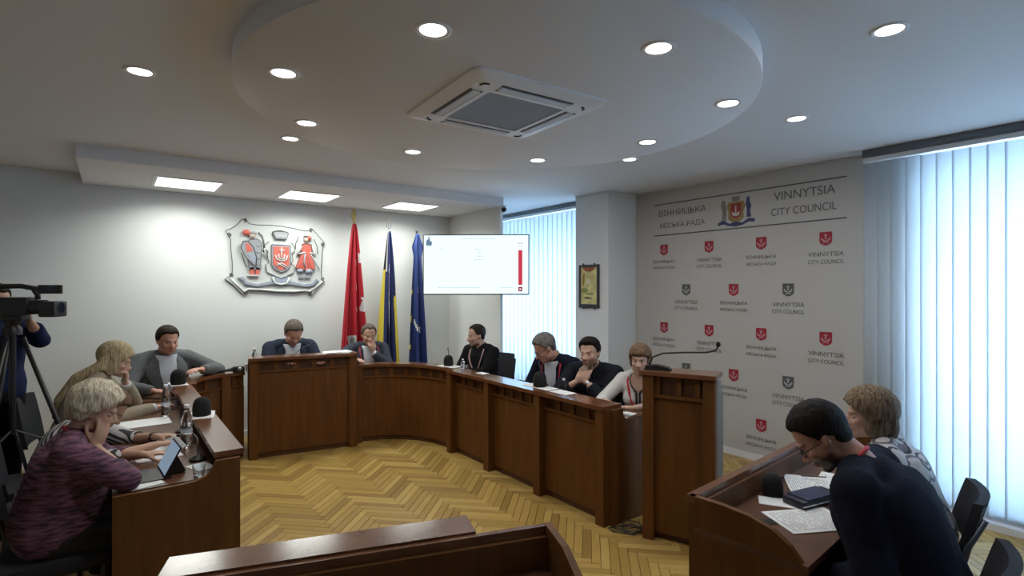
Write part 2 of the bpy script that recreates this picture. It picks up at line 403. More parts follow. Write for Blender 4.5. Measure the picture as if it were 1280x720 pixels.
def desk(path, ztop, label, pil=(), frieze=True, ledge=(-.045, .12), work=.50, wz=.74, name='council_desk', proud=.07, sq=.165):
    """path runs so that the sitters' side is on its left"""
    o = Vector((path[0][0], path[0][1], 0)); r = empty(name, o, 0, label, 'desk')
    path = [(x-o.x, y-o.y) for x, y in path]
    _, L = resample(path, 0, 1)
    zf = ztop-.03
    def ob(mb, nm, m): return mb.obj(nm, m, r)
    ob(strip(MB(), path, .015, .035, 0, .06), 'plinth', wood_d)
    fz = zf-.11 if frieze else zf
    cuts = sorted([0]+[p for p in pil]+[L])
    bays = [(cuts[i], cuts[i+1]) for i in range(len(cuts)-1) if cuts[i+1]-cuts[i] > .12]
    for a, b in bays:
        sub, _ = resample(path, a, b)
        ob(strip(MB(), sub, 0, .022, .05, fz), 'front_panel', wood_m)
        if frieze:
            ob(strip(MB(), sub, .012, .03, fz, zf), 'frieze_back', wood_d)
            ob(strip(MB(), resample(path, a+.035, b-.035)[0], -.016, .0, fz-.012, fz+.006), 'moulding', wood_m)
            n = max(2, round((b-a-.06)/sq)); w = (b-a-.06)/n
            for i in range(n+1):
                s = a+.03+i*w; h = .024
                q, _ = resample(path, max(a, s-h), min(b, s+h), 2)
                ob(strip(MB(), q, -.002, .012, fz+.006, zf), 'frieze_block', wood_m)
    for p in pil:
        q, _ = resample(path, max(0, p-.04), min(L, p+.04), 2)
        ob(strip(MB(), q, -proud, .02, 0, zf), 'pilaster', wood_m)
    ob(strip(MB(), resample(path, 0, L, n=None, step=.06)[0] if len(path) > 2 else path, ledge[0]-(.04 if pil and proud > .05 else 0), ledge[1], zf, ztop), 'ledge', wood_h)
    if work:
        ob(strip(MB(), path, .022, work, wz-.028, wz), 'worktop', wood_t)
        ob(strip(MB(), path, .022, .04, wz, zf), 'riser', wood_m)
    return r
def end_panel(r, base, d, prof, th=.025):
    """prof: list of (distance behind the front line, height)"""
    d = Vector((d[0], d[1], 0)).normalized(); n = Vector((-d.y, d.x, 0))
    o = Vector((base[0], base[1], 0))-r.location
    MB().prism(prof, o, d, (0, 0, 1), n*th).obj('end_panel', wood_m, r)
def curve_prof(z0, z1, x0, x1, xe, n=8):
    p = [(0, 0), (0, z0)]
    p.append((x0, z0))
    for i in range(1, n+1):
        a = PI/2*i/n; p.append((x0+(x1-x0)*(1-math.cos(a)), z0-(z0-z1)*math.sin(a)))
    p += [(xe, z1), (xe, 0)]; return p
# right arm: sitters at +X (walk towards -Y so that left is +X)
ra = desk([(2.86, 4.84), (2.86, 2.63)], .86, 'long straight right arm of the horseshoe desk, with three panelled bays', pil=(.03, .72, 1.46, 2.17), sq=.15)
end_panel(ra, (2.86, 2.605), (1, 0), [(-.0, 0), (0, .83), (.105, .83), (.115, .78), (.14, .752), (.18, .745), (.54, .745), (.54, 0)])
# right curve
rc_path = smooth_path([(2.15, 5.74), (2.40, 5.68), (2.62, 5.53), (2.78, 5.29), (2.85, 5.05), (2.86, 4.86)])
desk(rc_path, .86, 'curved right corner section of the horseshoe desk below the flags', pil=(.03,), work=.42, proud=.04)
# centre
cd = desk([(1.08, 5.80), (2.12, 5.62)], 1.01, 'raised central chair section of the desk, taller than its neighbours', pil=(.05, 1.01), work=.42, wz=.80, proud=.035, ledge=(-.06, .16))
d_ = Vector((1.05, -.18, 0)).normalized(); n_ = Vector((.18, 1.05, 0)).normalized()
for s_ in (0, 1.065):
    p = Vector((0, 0, 0))+d_*(s_-(.02 if s_ > 0 else 0))
    MB().prism([(0.02, 0), (.40, 0), (.40, .80), (.16, .98), (.02, .98)], p, n_, (0, 0, 1), d_*.022).obj('side_panel', wood_m, cd)
# left curve
lc_path = smooth_path([(.55, 5.44), (.59, 5.68), (.70, 5.85), (.88, 5.93), (1.07, 5.95)])
desk(lc_path, .86, 'curved left corner section of the horseshoe desk', pil=(.66,), work=.40, proud=.04)
# left arm
la = desk([(.53, 3.10), (.53, 5.42)], .86, 'straight left arm of the horseshoe desk, seen from its end', pil=(), work=.53, ledge=(-.025, .11))
end_panel(la, (.53, 3.07), (-1, 0), [(0, 0), (0, .83), (.11, .83), (.125, .79), (.15, .762), (.19, .748), (.25, .742), (.53, .742), (.53, 0)])
bs = MB().ell((0, 0, 0), (.009, .004, .009), n=2)
b_ = bs.obj('cap_screw', white_m, la); b_.location = Vector((.50, 3.068, .66))-la.location
# right foreground desk
u_ = Vector((2.05, .17)).normalized(); nn = Vector((u_.y, -u_.x))
rd = desk([(3.65, 1.445), (1.88, 1.30)], .86, 'foreground right desk with a curved end panel and papers on top', pil=(), frieze=False, work=.45, ledge=(-.012, .024))
rp = [(0, 0), (0, .86), (.13, .86), (.24, .852), (.33, .828), (.39, .79), (.43, .74), (.455, .66), (.465, .55), (.465, 0)]
end_panel(rd, (1.88, 1.30), (nn.x, nn.y), rp)
end_panel(rd, (3.63, 1.445), (nn.x, nn.y), rp)
# near bench, empty
A = Vector((.10, 1.829)); B = Vector((1.235, 1.455)); ub = (B-A).normalized(); nb = Vector((ub.y, -ub.x))
nbk = desk([tuple(B), tuple(A)], .86, 'empty desk at the bottom of the view with a broad glossy ledge', pil=(), frieze=False, work=.42, wz=.72, ledge=(-.0, .022))
lo_ = MB(); strip(lo_, [tuple(B-ub*.25-nbk.location.xy), tuple(A-nbk.location.xy)], -.135, .0, .845, .868); lo_.obj('ledge', wood_h, nbk)
end_panel(nbk, tuple(B), (nb.x, nb.y), [(0, 0), (0, .862), (.04, .862), (.16, .85), (.27, .80), (.35, .72), (.40, .60), (.42, .45), (.42, 0)])
end_panel(nbk, tuple(A+ub*.025), (nb.x, nb.y), [(0, 0), (0, .862), (.04, .862), (.16, .85), (.27, .80), (.35, .72), (.40, .60), (.42, .45), (.42, 0)])
# lectern
q0 = Vector((2.905, 2.37)); lu = Vector((.375, -.927)).normalized(); lb = Vector((-lu.y, lu.x))
le = empty('lectern', (q0.x, q0.y, 0), math.atan2(lu.y, lu.x), 'brown wooden lectern standing at the end of the right desk arm', 'lectern')
LW, LD, LH = .47, .36, 1.15
def lp(a, b, m=wood_m, nm='front_panel', bev=0): return MB().box(a, b, bev=bev).obj(nm, m, le)
lp((.06, .02, .05), (LW-.04, .045, .96)); lp((0, -.015, 0), (.075, .06, LH-.035), nm='pilaster'); lp((LW-.075, -.015, 0), (LW, .06, LH-.035), nm='pilaster')
lp((.07, .035, .98), (LW-.07, .05, LH-.035), wood_d, 'frieze_back'); lp((.07, -.0, .965), (LW-.07, .03, .985), nm='moulding')
for x in (.095, .235, .375-.02): lp((x-.018, .01, .985), (x+.018, .036, LH-.035), nm='frieze_block')
lp((-.02, -.035, LH-.035), (LW+.01, .20, LH-.005), wood_h, 'top_ledge', .004)
lp((0, .05, 0), (LW, .07, .05), wood_d, 'plinth')
side_lit = mat('lectern_side_window_lit', (.17, .14, .11), .5, var=.1)  # paler, greyer walnut: window light on the right side painted into the colour
for x, m in ((0.0, wood_m), (LW-.022, side_lit)):
    MB().prism([(.06, 0), (.06, LH-.035), (.20, LH-.035), (.20, 1.06), (.215, 1.03), (.25, 1.0), (.27, .96), (LD-.08, .93), (LD-.08, 0)], (x, 0, 0), (0, 1, 0), (0, 0, 1), (.022, 0, 0)).obj('side_panel', m, le)
MB().box((.02, .16, .9), (LW-.02, LD-.1, .925)).obj('reading_shelf', wood_t, le)

# ================================================================== WALL THINGS
# screen
tv = empty('wall_screen', (3.43, 5.27, 1.985), math.radians(-36.94-2), 'large flat screen on a wall arm showing a pale slide with a red bar', 'screen')
TW, TH_ = 1.26, .715
def tvb(a, b, nm, m, **k): return MB().box(a, b, **k).obj(nm, m, tv)
tvb((-TW/2, 0, -TH_/2), (TW/2, .045, TH_/2), 'casing', black_m, bev=.004)
scr = emis('screen_glow', (.82, .97, 1.0), 1.3)
tvb((-TW/2+.012, -.003, -TH_/2+.014), (TW/2-.012, -.0005, TH_/2-.012), 'display', scr)
redg = emis('screen_red', (.75, .06, .10), .9); drg = emis('screen_dark_red', (.40, .03, .06), .8); txg = emis('screen_text', (.55, .72, .78), 1); bl = emis('screen_blue', (.22, .33, .50), .8)
tvb((.50, -.006, -.24), (.548, -.0035, .17), 'slide_bar', redg)
tvb((.50, -.006, -.315), (.548, -.0035, -.262), 'slide_badge', drg)
tvb((.515, -.007, -.30), (.533, -.0062, -.28), 'slide_badge_mark', emis('screen_white', (1, .9, .9), 1))
MB().tube([(.512+.024*0+.022*math.sin(a)+.01, -.005, .235-.022*math.cos(a)) for a in np.linspace(-1.2, 1.2, 9)], .002, 6).obj('slide_smile', drg, tv)
for x in (.508, .538): tvb((x-.006, -.006, .243), (x+.006, -.0035, .256), 'slide_eye', drg)
MB().prism([(-.03, -.05), (.035, -.05), (.04, .0), (.02, .0), (.012, .03), (.008, .055), (-.004, .055), (-.004, .03), (-.03, .005)], (-.56, -.0045, .275), (1, 0, 0), (0, 0, 1), (0, .001, 0)).obj('slide_picture', bl, tv)
tx = MB(); random.seed(3)
for z, x0, x1 in ((.305, -.18, .24), (.185, -.43, -.38), (.185, .0, .07), (.145, .03, .07), (.10, .02, .08), (.06, -.02, .09), (-.27, -.45, .05), (-.27, .28, .45)):
    x = x0
    while x < x1:
        w = random.uniform(.015, .04); tx.box((x, -.005, z-.004), (min(x+w, x1), -.0035, z+.004)); x += w+.012
tx.obj('slide_text', txg, tv)
tvb((-.12, .045, -.12), (.12, .075, .12), 'mount_plate', black_m)
MB().tube([(0, .07, 0), (.30, .14, 0), (.42, .24, 0)], .02, 8).obj('wall_arm', black_m, tv)
# picture on the column
pc = empty('framed_picture', (4.598, 4.56, 1.73), 0, 'small framed abstract picture in orange and yellow hanging on the column', 'picture')
W_, H_ = .165, .26
fm = mat('grey_bronze_frame', (.05, .05, .06), .4, metal=.4)
MB().box((-.02, -W_, -H_), (0, -W_+.03, H_)).box((-.02, W_-.03, -H_), (0, W_, H_)).box((-.02, -W_+.03, H_-.03), (0, W_-.03, H_)).box((-.02, -W_+.03, -H_), (0, W_-.03, -H_+.045)).obj('frame', fm, pc)
for y in (-.09, .09):
    for z in (H_, -H_): MB().ell((-.012, y, z+math.copysign(.008, z)), .012, n=1).obj('stud', fm, pc)
MB().box((-.012, -W_+.03, -H_+.045), (-.002, W_-.03, H_-.03)).obj('canvas', mat('canvas_yellow', (.62, .56, .22), .6, var=.25, vscale=12), pc)
pa = [((.12, .05), (.0, .21), (.40, .10, .03)), ((.02, .05), (.02, .20), (.25, .09, .03)), ((.10, .03), (-.08, -.05), (.25, .28, .07)), ((.08, .015), (-.02, -.14), (.10, .09, .04)), ((.10, .01), (0, -.09), (.12, .11, .04)), ((.05, .05), (.05, .1), (.60, .42, .15)), ((.03, .10), (-.09, .08), (.35, .20, .05)), ((.04, .03), (.0, .06), (.70, .66, .5))]
for i, ((w, h), (y, z), c) in enumerate(pa):
    y = -y; a = i*1.3
    MB().prism([(y+w*.8*math.cos(t)*(1+.25*math.sin(3*t+a)), z+h*.8*math.sin(t)*(1+.2*math.cos(2*t+a))) for t in np.linspace(0, 2*PI, 14)[:-1]], (-.0125-i*.0003, 0, 0), (0, 1, 0), (0, 0, 1), (-.0005, 0, 0)).obj('paint_patch', mat('paint_%d' % i, c, .6), pc)
# ------------------------------------------------------------------ banner with emblems on the right wall
bn = empty('backdrop_banner', (XR, 4.25, 0), 0, 'pale press backdrop banner covered in red and grey shields and lettering', 'banner')
def bloc(y, z, dx=-.014): return Vector((dx, y-4.25, z))
MB().box((-.012, -2.47, .075), (-.001, 0.0, 2.825)).obj('sheet', ban_m, bn)
AX, AY, AN = (0, -1, 0), (0, 0, 1), (-1, 0, 0)
for z in (2.675, 2.317): MB().box((-.0145, 1.94-4.25, z-.006), (-.0125, 3.985-4.25, z+.006)).obj('rule_line', banink_m, bn)
def btxt(s, y0, y1, z, h, m=banink_m): textmesh(s, abs(y1-y0), h, bloc((y0+y1)/2, z), AX, AY, AN, 'lettering', m, bn)
btxt('ВІННИЦЬКА', 3.915, 3.305, 2.562, .080); btxt('МІСЬКА РАДА', 3.900, 3.32, 2.42, .070)
btxt('VINNYTSIA', 2.575, 2.03, 2.585, .080); btxt('CITY COUNCIL', 2.60, 2.02, 2.435, .070)
SH = [(-.5, .55), (-.5, -.25), (-.42, -.42), (-.2, -.56), (0, -.62), (.2, -.56), (.42, -.42), (.5, -.25), (.5, .55)]
pale_m = mat('shield_mark', (.50, .28, .30), .6); paleg_m = mat('shield_mark_grey', (.42, .43, .43), .6)
def bshield(y, z, w, m, m2):
    s = MB().prism([(a*w, b*w) for a, b in SH], bloc(y, z, -.0125), AX, AY, Vector(AN)*.002).obj('shield', m, bn)
    k = MB(); o = bloc(y, z, -.0147)
    def pr(p): k.prism([(a*w, b*w) for a, b in p], o, AX, AY, Vector(AN)*.0006)
    pr([(-.06, .38), (.06, .38), (.07, -.05), (-.07, -.05)]); pr([(-.14, .30), (.14, .30), (.14, .2), (-.14, .2)])
    for sx in (-1, 1): pr([(sx*.05, -.15), (sx*.25, -.05), (sx*.33, .12), (sx*.38, -.08), (sx*.25, -.22), (sx*.05, -.25)])
    pr([(-.25, -.36), (0, -.24), (.25, -.36), (.2, -.42), (0, -.33), (-.2, -.42)])
    k.obj('shield_mark', m2, s)
UA = ('ВІННИЦЬКА', 'МІСЬКА РАДА'); EN = ('VINNYTSIA', 'CITY COUNCIL')
ev = [3.848, 3.27, 2.70, 2.11]; od = [3.553, 2.99, 2.44]
rows = [(2.15, ev, [UA, EN, UA, EN], [1, 1, 1, 1]), (1.692, od, [EN, UA, EN], [0, 1, 0]), (1.257, ev, [UA, EN, UA, EN], [1, 1, 1, 1]), (.818, od, [EN, UA, EN], [0, 1, 0]), (.361, ev, [UA, EN, UA, EN], [1, 1, 1, 1])]
for z, ys, tx_, cs in rows:
    for y, t, c in zip(ys, tx_, cs):
        bshield(y, z, .105, red_m if c else bangrey_m, pale_m if c else paleg_m)
        btxt(t[0], y+.15, y-.15, z-.140, .040, bangrey_m); btxt(t[1], y+.15, y-.15, z-.208, .036, bangrey_m)
# colour coat of arms on the banner
gold_m = mat('arms_gold', (.30, .20, .07), .6); navy_m = mat('arms_blue', (.05, .06, .16), .6); stone_m = mat('arms_stone', (.22, .20, .18), .6); darkr_m = mat('arms_red', (.30, .03, .03), .6)
ca_ = empty('x'); bpy.data.objects.remove(ca_)
o = bloc(2.965, 2.50, -.0128)
def arm(poly, m, nm, lift=0, par=bn):
    return MB().prism(poly, o+Vector((-lift, 0, 0)), AX, AY, Vector(AN)*.0012).obj(nm, m, par)
arm([(-.085, .09), (.085, .09), (.10, .04), (.08, -.02), (.085, -.08), (.03, -.125), (0, -.135), (-.03, -.125), (-.085, -.08), (-.08, -.02), (-.10, .04)], gold_m, 'arms_frame')
arm([(a*.11, b*.13) for a, b in SH], darkr_m, 'arms_shield', .0015)
arm([(-.006, .05), (.006, .05), (.008, -.03), (.045, -.01), (.035, -.05), (0, -.06), (-.035, -.05), (-.045, -.01), (-.008, -.03)], mat('arms_silver', (.55, .5, .45), .5), 'arms_mark', .003)
arm([(-.04, .095), (.04, .095), (.045, .15), (.025, .135), (.012, .15), (0, .138), (-.012, .15), (-.025, .135), (-.045, .15)], stone_m, 'arms_crown')
arm([(-.155, .11), (-.125, .12), (-.11, .06), (-.10, -.02), (-.11, -.11), (-.13, -.115), (-.125, -.04), (-.14, -.11), (-.155, -.10), (-.15, 0), (-.165, .07)], stone_m, 'arms_supporter')
arm([(.12, .12), (.145, .125), (.15, .07), (.165, .03), (.15, -.01), (.165, -.08), (.115, -.08), (.12, 0), (.105, .05)], navy_m, 'arms_supporter', .001)
arm([(-.20, -.115), (-.14, -.09), (-.07, -.13), (0, -.115), (.07, -.13), (.14, -.09), (.20, -.10), (.20, -.135), (.14, -.125), (.07, -.155), (0, -.165), (-.07, -.155), (-.14, -.13), (-.20, -.145)], navy_m, 'arms_ribbon', .002)
# ------------------------------------------------------------------ relief emblem on the back wall
em = empty('wall_emblem', (1.56, YB, 2.065), 0, 'large carved coat of arms with two supporters on a scroll plaque on the wall', 'emblem')
cream = mat('emblem_cream', (.50, .51, .50), .55, bump=.15, bscale=60); sil = mat('emblem_silver', (.33, .34, .36), .4, metal=.3); ered = mat('emblem_red', (.55, .12, .09), .5)
eline = mat('emblem_outline', (.09, .09, .09), .6); egrey = mat('emblem_blue_grey', (.28, .31, .38), .5); eskin = mat('emblem_skin', (.55, .45, .38), .6)
SX, SZ = .0089/6.54, .0094/6.54
def e(x, y, d=0): return Vector(((x-458)*SX*1.0, -d, (372-y)*SZ))
def epoly(pts, d0, d1, m, nm, par=em):
    return MB().prism([((x-458)*SX, (372-y)*SZ) for x, y in pts], (0, -d0, 0), (1, 0, 0), (0, 0, 1), (0, -(d1-d0), 0)).obj(nm, m, par)
def eline_(pts, r, d, m, nm, par=em, ball=False):
    P = [e(x, y, d) for x, y in pts]
    return MB().tube([tuple(p) for p in P], r, 7, ball=ball).obj(nm, m, par, smooth=True)
outl = [(185, 72), (150, 115), (105, 150), (62, 170), (75, 200), (98, 240), (100, 320), (112, 430), (110, 500), (90, 530), (55, 548), (110, 590), (150, 630), (190, 672), (230, 640), (330, 645), (460, 658), (600, 662), (720, 650), (750, 685), (790, 640), (868, 560), (845, 545), (838, 480), (845, 360), (850, 270), (868, 225), (820, 175), (765, 118), (735, 130), (690, 135), (600, 120), (500, 108), (400, 105), (300, 110), (240, 105), (215, 78)]
MB().prism([((x-458)*SX, (372-y)*SZ) for x, y in outl], (0, -.002, 0), (1, 0, 0), (0, 0, 1), (0, -.018, 0)).obj('scroll_plaque', mat('emblem_plaque', (.55, .57, .56), .6), em)
eline_(outl+[outl[0]], .0045, .02, eline, 'plaque_rim')
eline_([(95, 540), (150, 600), (200, 650), (230, 628), (330, 632), (460, 645), (600, 648), (700, 640), (735, 650), (790, 612), (850, 560)], .016, .02, cream, 'scroll_roll')
for cx, cy, s in ((85, 200, 1), (212, 655, 1), (745, 665, -1), (100, 515, 1), (855, 240, -1), (205, 78, 1), (750, 122, -1), (855, 540, -1)):
    P = [(cx+s*t*2.2*math.cos(t), cy+t*2.2*math.sin(t)) for t in np.linspace(.5, 8, 14)]
    eline_(P, .006, .024, eline, 'scroll_curl')
# shield group
epoly([(395, 240), (440, 255), (480, 235), (525, 255), (575, 240), (600, 270), (605, 310), (580, 330), (590, 380), (575, 420), (600, 430), (595, 490), (540, 520), (490, 540), (430, 515), (375, 490), (365, 430), (395, 410), (380, 370), (385, 320), (355, 300), (365, 265)], .02, .035, cream, 'cartouche')
eline_([(395, 240), (365, 265), (355, 300), (385, 320), (380, 370), (395, 410), (365, 430), (375, 490), (430, 515), (490, 540), (540, 520), (595, 490), (600, 430), (575, 420), (590, 380), (580, 330), (605, 310), (600, 270), (575, 240)], .004, .036, eline, 'cartouche_outline')
sh = epoly([(412, 265), (565, 265), (568, 430), (545, 465), (490, 492), (435, 465), (410, 430)], .035, .05, sil, 'shield_border')
epoly([(425, 280), (552, 280), (554, 425), (532, 452), (490, 474), (447, 452), (424, 425)], .05, .056, ered, 'shield_field', sh)
for P in ([(492, 285), (490, 400)], [(470, 310), (515, 310)], [(440, 350), (450, 385), (490, 400), (530, 385), (540, 350)], [(465, 340), (468, 375), (490, 385), (512, 375), (516, 340)], [(445, 440), (490, 415), (535, 440)], [(455, 415), (530, 455)]):
    eline_(P, .008, .058, cream, 'shield_figure', sh)
epoly([(420, 165), (450, 155), (540, 155), (550, 170), (530, 215), (445, 215)], .02, .05, sil, 'crown')
for x in (445, 470, 495, 520): epoly([(x, 180), (x+12, 180), (x+12, 195), (x, 195)], .05, .056, cream, 'crown_gem')
eline_([(418, 163), (455, 150), (500, 148), (550, 165)], .006, .045, eline, 'crown_rim'); eline_([(440, 215), (535, 215)], .007, .045, eline, 'crown_rim')
# left supporter: knight with red plume and long shield
kn = epoly([(235, 235), (300, 225), (335, 250), (330, 330), (325, 430), (330, 470), (235, 470), (225, 400), (215, 300)], .02, .045, sil, 'knight')
MB().ell(e(262, 200, .04), (.038, .03, .036), n=2).obj('knight_head', eskin, kn, smooth=True)
MB().ell(e(215, 178, .04), (.045, .03, .036), n=2).obj('plume', ered, kn, smooth=True)
MB().ell(e(268, 180, .045), (.040, .03, .022), n=2).obj('helmet', sil, kn, smooth=True)
epoly([(185, 250), (225, 245), (265, 290), (290, 370), (285, 450), (255, 425), (205, 370), (170, 300)], .05, .058, sil, 'kite_shield', kn)
epoly([(205, 265), (235, 270), (262, 320), (215, 335)], .058, .062, ered, 'shield_quarter', kn)
epoly([(222, 350), (270, 338), (283, 375), (280, 430), (250, 400)], .058, .062, egrey, 'shield_quarter', kn)
eline_([(185, 250), (170, 300), (205, 370), (255, 425), (285, 450), (290, 370), (265, 290), (225, 245), (185, 250)], .005, .06, eline, 'shield_outline', kn)
for x in (255, 300):
    epoly([(x-15, 455), (x+18, 455), (x+16, 515), (x-14, 515)], .02, .045, ered, 'greave', kn); epoly([(x-30, 512), (x+16, 512), (x+16, 525), (x-34, 525)], .02, .05, cream, 'boot', kn)
eline_([(310, 170), (340, 200), (355, 260), (350, 330)], .005, .03, eline, 'cloak_edge', kn); eline_([(330, 330), (380, 370), (350, 300)], .010, .045, cream, 'gauntlet', kn)
eline_([(175, 340), (195, 400), (215, 450)], .004, .03, eline, 'sword', kn)
# right supporter: cossack-like figure in a red coat
co_ = epoly([(665, 250), (700, 240), (745, 250), (752, 330), (745, 345), (665, 345), (655, 300)], .02, .045, ered, 'guardsman')
MB().ell(e(700, 208, .04), (.030, .03, .036), n=2).obj('guardsman_head', eskin, co_, smooth=True)
MB().ell(e(722, 195, .04), (.036, .03, .030), n=2).obj('cap', ered, co_, smooth=True)
MB().ell(e(700, 186, .04), (.03, .03, .016), n=2).obj('hair', eline, co_, smooth=True)
epoly([(655, 335), (750, 335), (780, 455), (700, 470), (610, 450)], .02, .05, ered, 'coat_skirt', co_)
eline_([(660, 265), (635, 310), (620, 340), (690, 320)], .013, .045, cream, 'sleeve', co_); eline_([(755, 265), (780, 330), (730, 320)], .013, .045, cream, 'sleeve', co_)
eline_([(690, 330), (680, 400), (690, 450)], .009, .053, egrey, 'sash', co_); eline_([(735, 330), (780, 400), (815, 465)], .006, .055, sil, 'sabre', co_)
MB().ell(e(650, 475, .035), (.042, .03, .032), n=2).obj('trouser_leg', egrey, co_, smooth=True); MB().ell(e(725, 478, .035), (.05, .03, .036), n=2).obj('trouser_leg', egrey, co_, smooth=True)
for x in (660, 715): epoly([(x-22, 515), (x+22, 515), (x+24, 535), (x-24, 535)], .02, .045, sil, 'boot', co_)
eline_([(770, 200), (800, 260), (805, 330)], .004, .03, eline, 'cloak_edge', co_); eline_([(640, 190), (615, 240), (612, 290)], .004, .03, eline, 'cloak_edge', co_)
eline_([(235, 235), (300, 225), (335, 250), (330, 330), (325, 430), (330, 470), (235, 470), (225, 400)], .0035, .046, eline, 'knight_outline', kn)
for yy in (280, 330, 380, 430): eline_([(290, yy), (310, yy+8), (328, yy)], .003, .046, eline, 'armour_line', kn)
eline_([(665, 250), (700, 240), (745, 250), (752, 330), (780, 455), (700, 470), (610, 450), (660, 335), (665, 250)], .0035, .05, eline, 'coat_outline', co_)
for xx in (640, 665, 720, 745): eline_([(700+(xx-700)*.3, 345), (xx, 455)], .003, .052, mat('emblem_dark_red', (.30, .05, .04), .5), 'coat_fold', co_)
eline_([(420, 165), (450, 155), (540, 155), (550, 170), (530, 215), (445, 215), (420, 165)], .0035, .05, eline, 'crown_outline')
eline_([(412, 265), (565, 265), (568, 430), (545, 465), (490, 492), (435, 465), (410, 430), (412, 265)], .0035, .052, eline, 'shield_outline', sh)
# ribbon
rb = epoly([(150, 535), (190, 530), (220, 570), (300, 590), (420, 560), (430, 520), (550, 520), (560, 560), (680, 590), (760, 580), (790, 540), (820, 560), (790, 600), (700, 612), (560, 590), (480, 605), (420, 590), (300, 612), (200, 600)], .02, .034, egrey, 'ribbon')
eline_([(150, 545), (190, 560), (200, 590), (300, 610), (420, 588), (480, 603), (560, 590), (700, 612), (770, 600), (800, 560)], .005, .036, eline, 'ribbon_edge', rb)
eline_([(420, 530), (440, 580), (490, 592), (540, 580), (560, 530)], .012, .038, cream, 'ribbon_fold', rb)
# ================================================================== FLAGS
def flag(x, y, ztop, zbot, w0, w1, cfn, mats, label, finial, fold=5, seed=0, lean=0, bulge=None):
    r = empty('flag', (x, y, 0), 0, label, 'flag', None)
    random.seed(seed)
    MB().tube([(0, 0, .02), (0, 0, ztop+.02)], .011, 10).obj('pole', finial[2], r, smooth=True)
    MB().lathe([(.16, 0), (.16, .02), (.03, .035), (.02, .06)], seg=24).obj('base', chrome_m, r, smooth='auto')
    NU, NV = 72, 60; ph = [random.uniform(0, 6) for _ in range(6)]
    vs = []
    for j in range(NV+1):
        v = j/NV; z = ztop-(ztop-zbot)*v
        w = w0+(w1-w0)*v**.75; dep = .02+.07*v
        if bulge: w += bulge*math.exp(-((v-.10)/.05)**2)
        for i in range(NU+1):
            u = i/NU; t = u*2*PI*fold/2
            xx = (u-.5)*w+lean*v+.012*math.sin(t*1.0+ph[0]+v*1.5)*v
            yy = -dep*.5*math.sin(t+ph[1]+.8*math.sin(v*3+ph[2]))-.018*v*math.sin(2.7*t+ph[3])
            if u < .08 or u > .92: zz = z
            else: zz = z
            vs.append((xx, yy-.02, zz+.03*math.sin(PI*u*2+ph[4])*v))
    fs = []; mi = []
    for j in range(NV):
        for i in range(NU):
            fs.append([j*(NU+1)+i, j*(NU+1)+i+1, (j+1)*(NU+1)+i+1, (j+1)*(NU+1)+i]); mi.append(cfn((i+.5)/NU, (j+.5)/NV))
    me = bpy.data.meshes.new('cloth'); me.from_pydata(vs, [], fs)
    for m in mats: me.materials.append(m)
    me.polygons.foreach_set('material_index', mi); me.shade_smooth(); me.update()
    o = link(bpy.data.objects.new('cloth', me), r); s = o.modifiers.new('s', 'SOLIDIFY'); s.thickness = .003
    kind, sz, fm_ = finial
    if kind == 'leaf':
        P = [(0, 0), (.022, .05), (.03, .09), (.02, .14), (0, .19), (-.02, .14), (-.03, .09), (-.022, .05)]
        k = MB()
        k.tube([(a*sz, 0, ztop+.01+b*sz) for a, b in P+[P[0]]], .006, 6); k.prism([(a*.7*sz, b*sz) for a, b in P], (0, -.002, ztop+.01), (1, 0, 0), (0, 0, 1), (0, .004, 0)); k.obj('finial', fm_, r)
    elif kind == 'fork':
        k = MB(); k.tube([(0, 0, ztop), (0, 0, ztop+.16)], .004, 6); k.tube([(-.03, 0, ztop+.11), (-.03, 0, ztop+.05), (0, 0, ztop+.03), (.03, 0, ztop+.05), (.03, 0, ztop+.11)], .004, 6); k.obj('finial', fm_, r)
    else:
        MB().ell((0, 0, ztop+.03), .018*sz, n=2).obj('finial', fm_, r, smooth=True)
    return r
brass = mat('brass', (.45, .33, .12), .3, metal=.8)
fr = mat('flag_red', (.42, .012, .025), .7); fw = mat('flag_white', (.62, .62, .62), .7); fb = mat('flag_blue', (.012, .020, .10), .7); fy = mat('flag_yellow', (.72, .58, .06), .7); fb2 = mat('flag_royal_blue', (.02, .04, .17), .7); fdg = mat('flag_green_grey', (.25, .30, .26), .7)
def c_red(u, v):
    if abs(u-.62-.03*math.sin(v*40)) < .02 and .18 < v < .62 and math.sin(v*75) > 0: return 1
    if u > .86-.1*abs(math.sin(v*24)) and .50 < v < .60: return 1
    if .2 < v < .27 and u > .8: return 1
    if .27 < u < .55 and .78 < v < .93 and abs(u-.41) < .14*(1-(v-.78)/.17): return 2 if abs(u-.41) < .06*(1-(v-.78)/.17) and v > .80 else 1
    return 0
def c_ua(u, v):
    if u < .16: return 1 if v > .28 else 2
    if .18 < u < .24 and v < .3: return 3
    if u > .72 and v > .50-.25*(u-.72): return 1
    return 0
def c_eu(u, v):
    if u < .20 and v > .3:
        return 1 if math.sin(v*31) > .86 else 2
    if .25 < u < .5 and abs(v-.68-(u-.25)*.3) < .018: return 3
    for a, b in ((.62, .42), (.7, .72), (.55, .9)):
        if abs(u-a) < .05 and abs(v-b) < .022: return 3
    return 0
flag(2.385, 6.42, 2.50, .72, .04, .38, c_red, [fr, fw, fdg], 'red flag with white trim hanging from a pole with a pointed brass finial', ('leaf', 1.0, brass), 5, 2)
flag(2.845, 6.42, 2.44, .72, .03, .33, c_ua, [fb, fy, black_m, fw], 'blue and yellow flag hanging furled between the red and the starry blue flag', ('fork', 1, chrome_m), 4, 5)
flag(3.24, 6.42, 2.43, .70, .05, .26, c_eu, [fb2, fy, fb, fw], 'dark blue flag with small stars hanging beside the screen', ('ball', 1, black_m), 4, 9, bulge=.07)
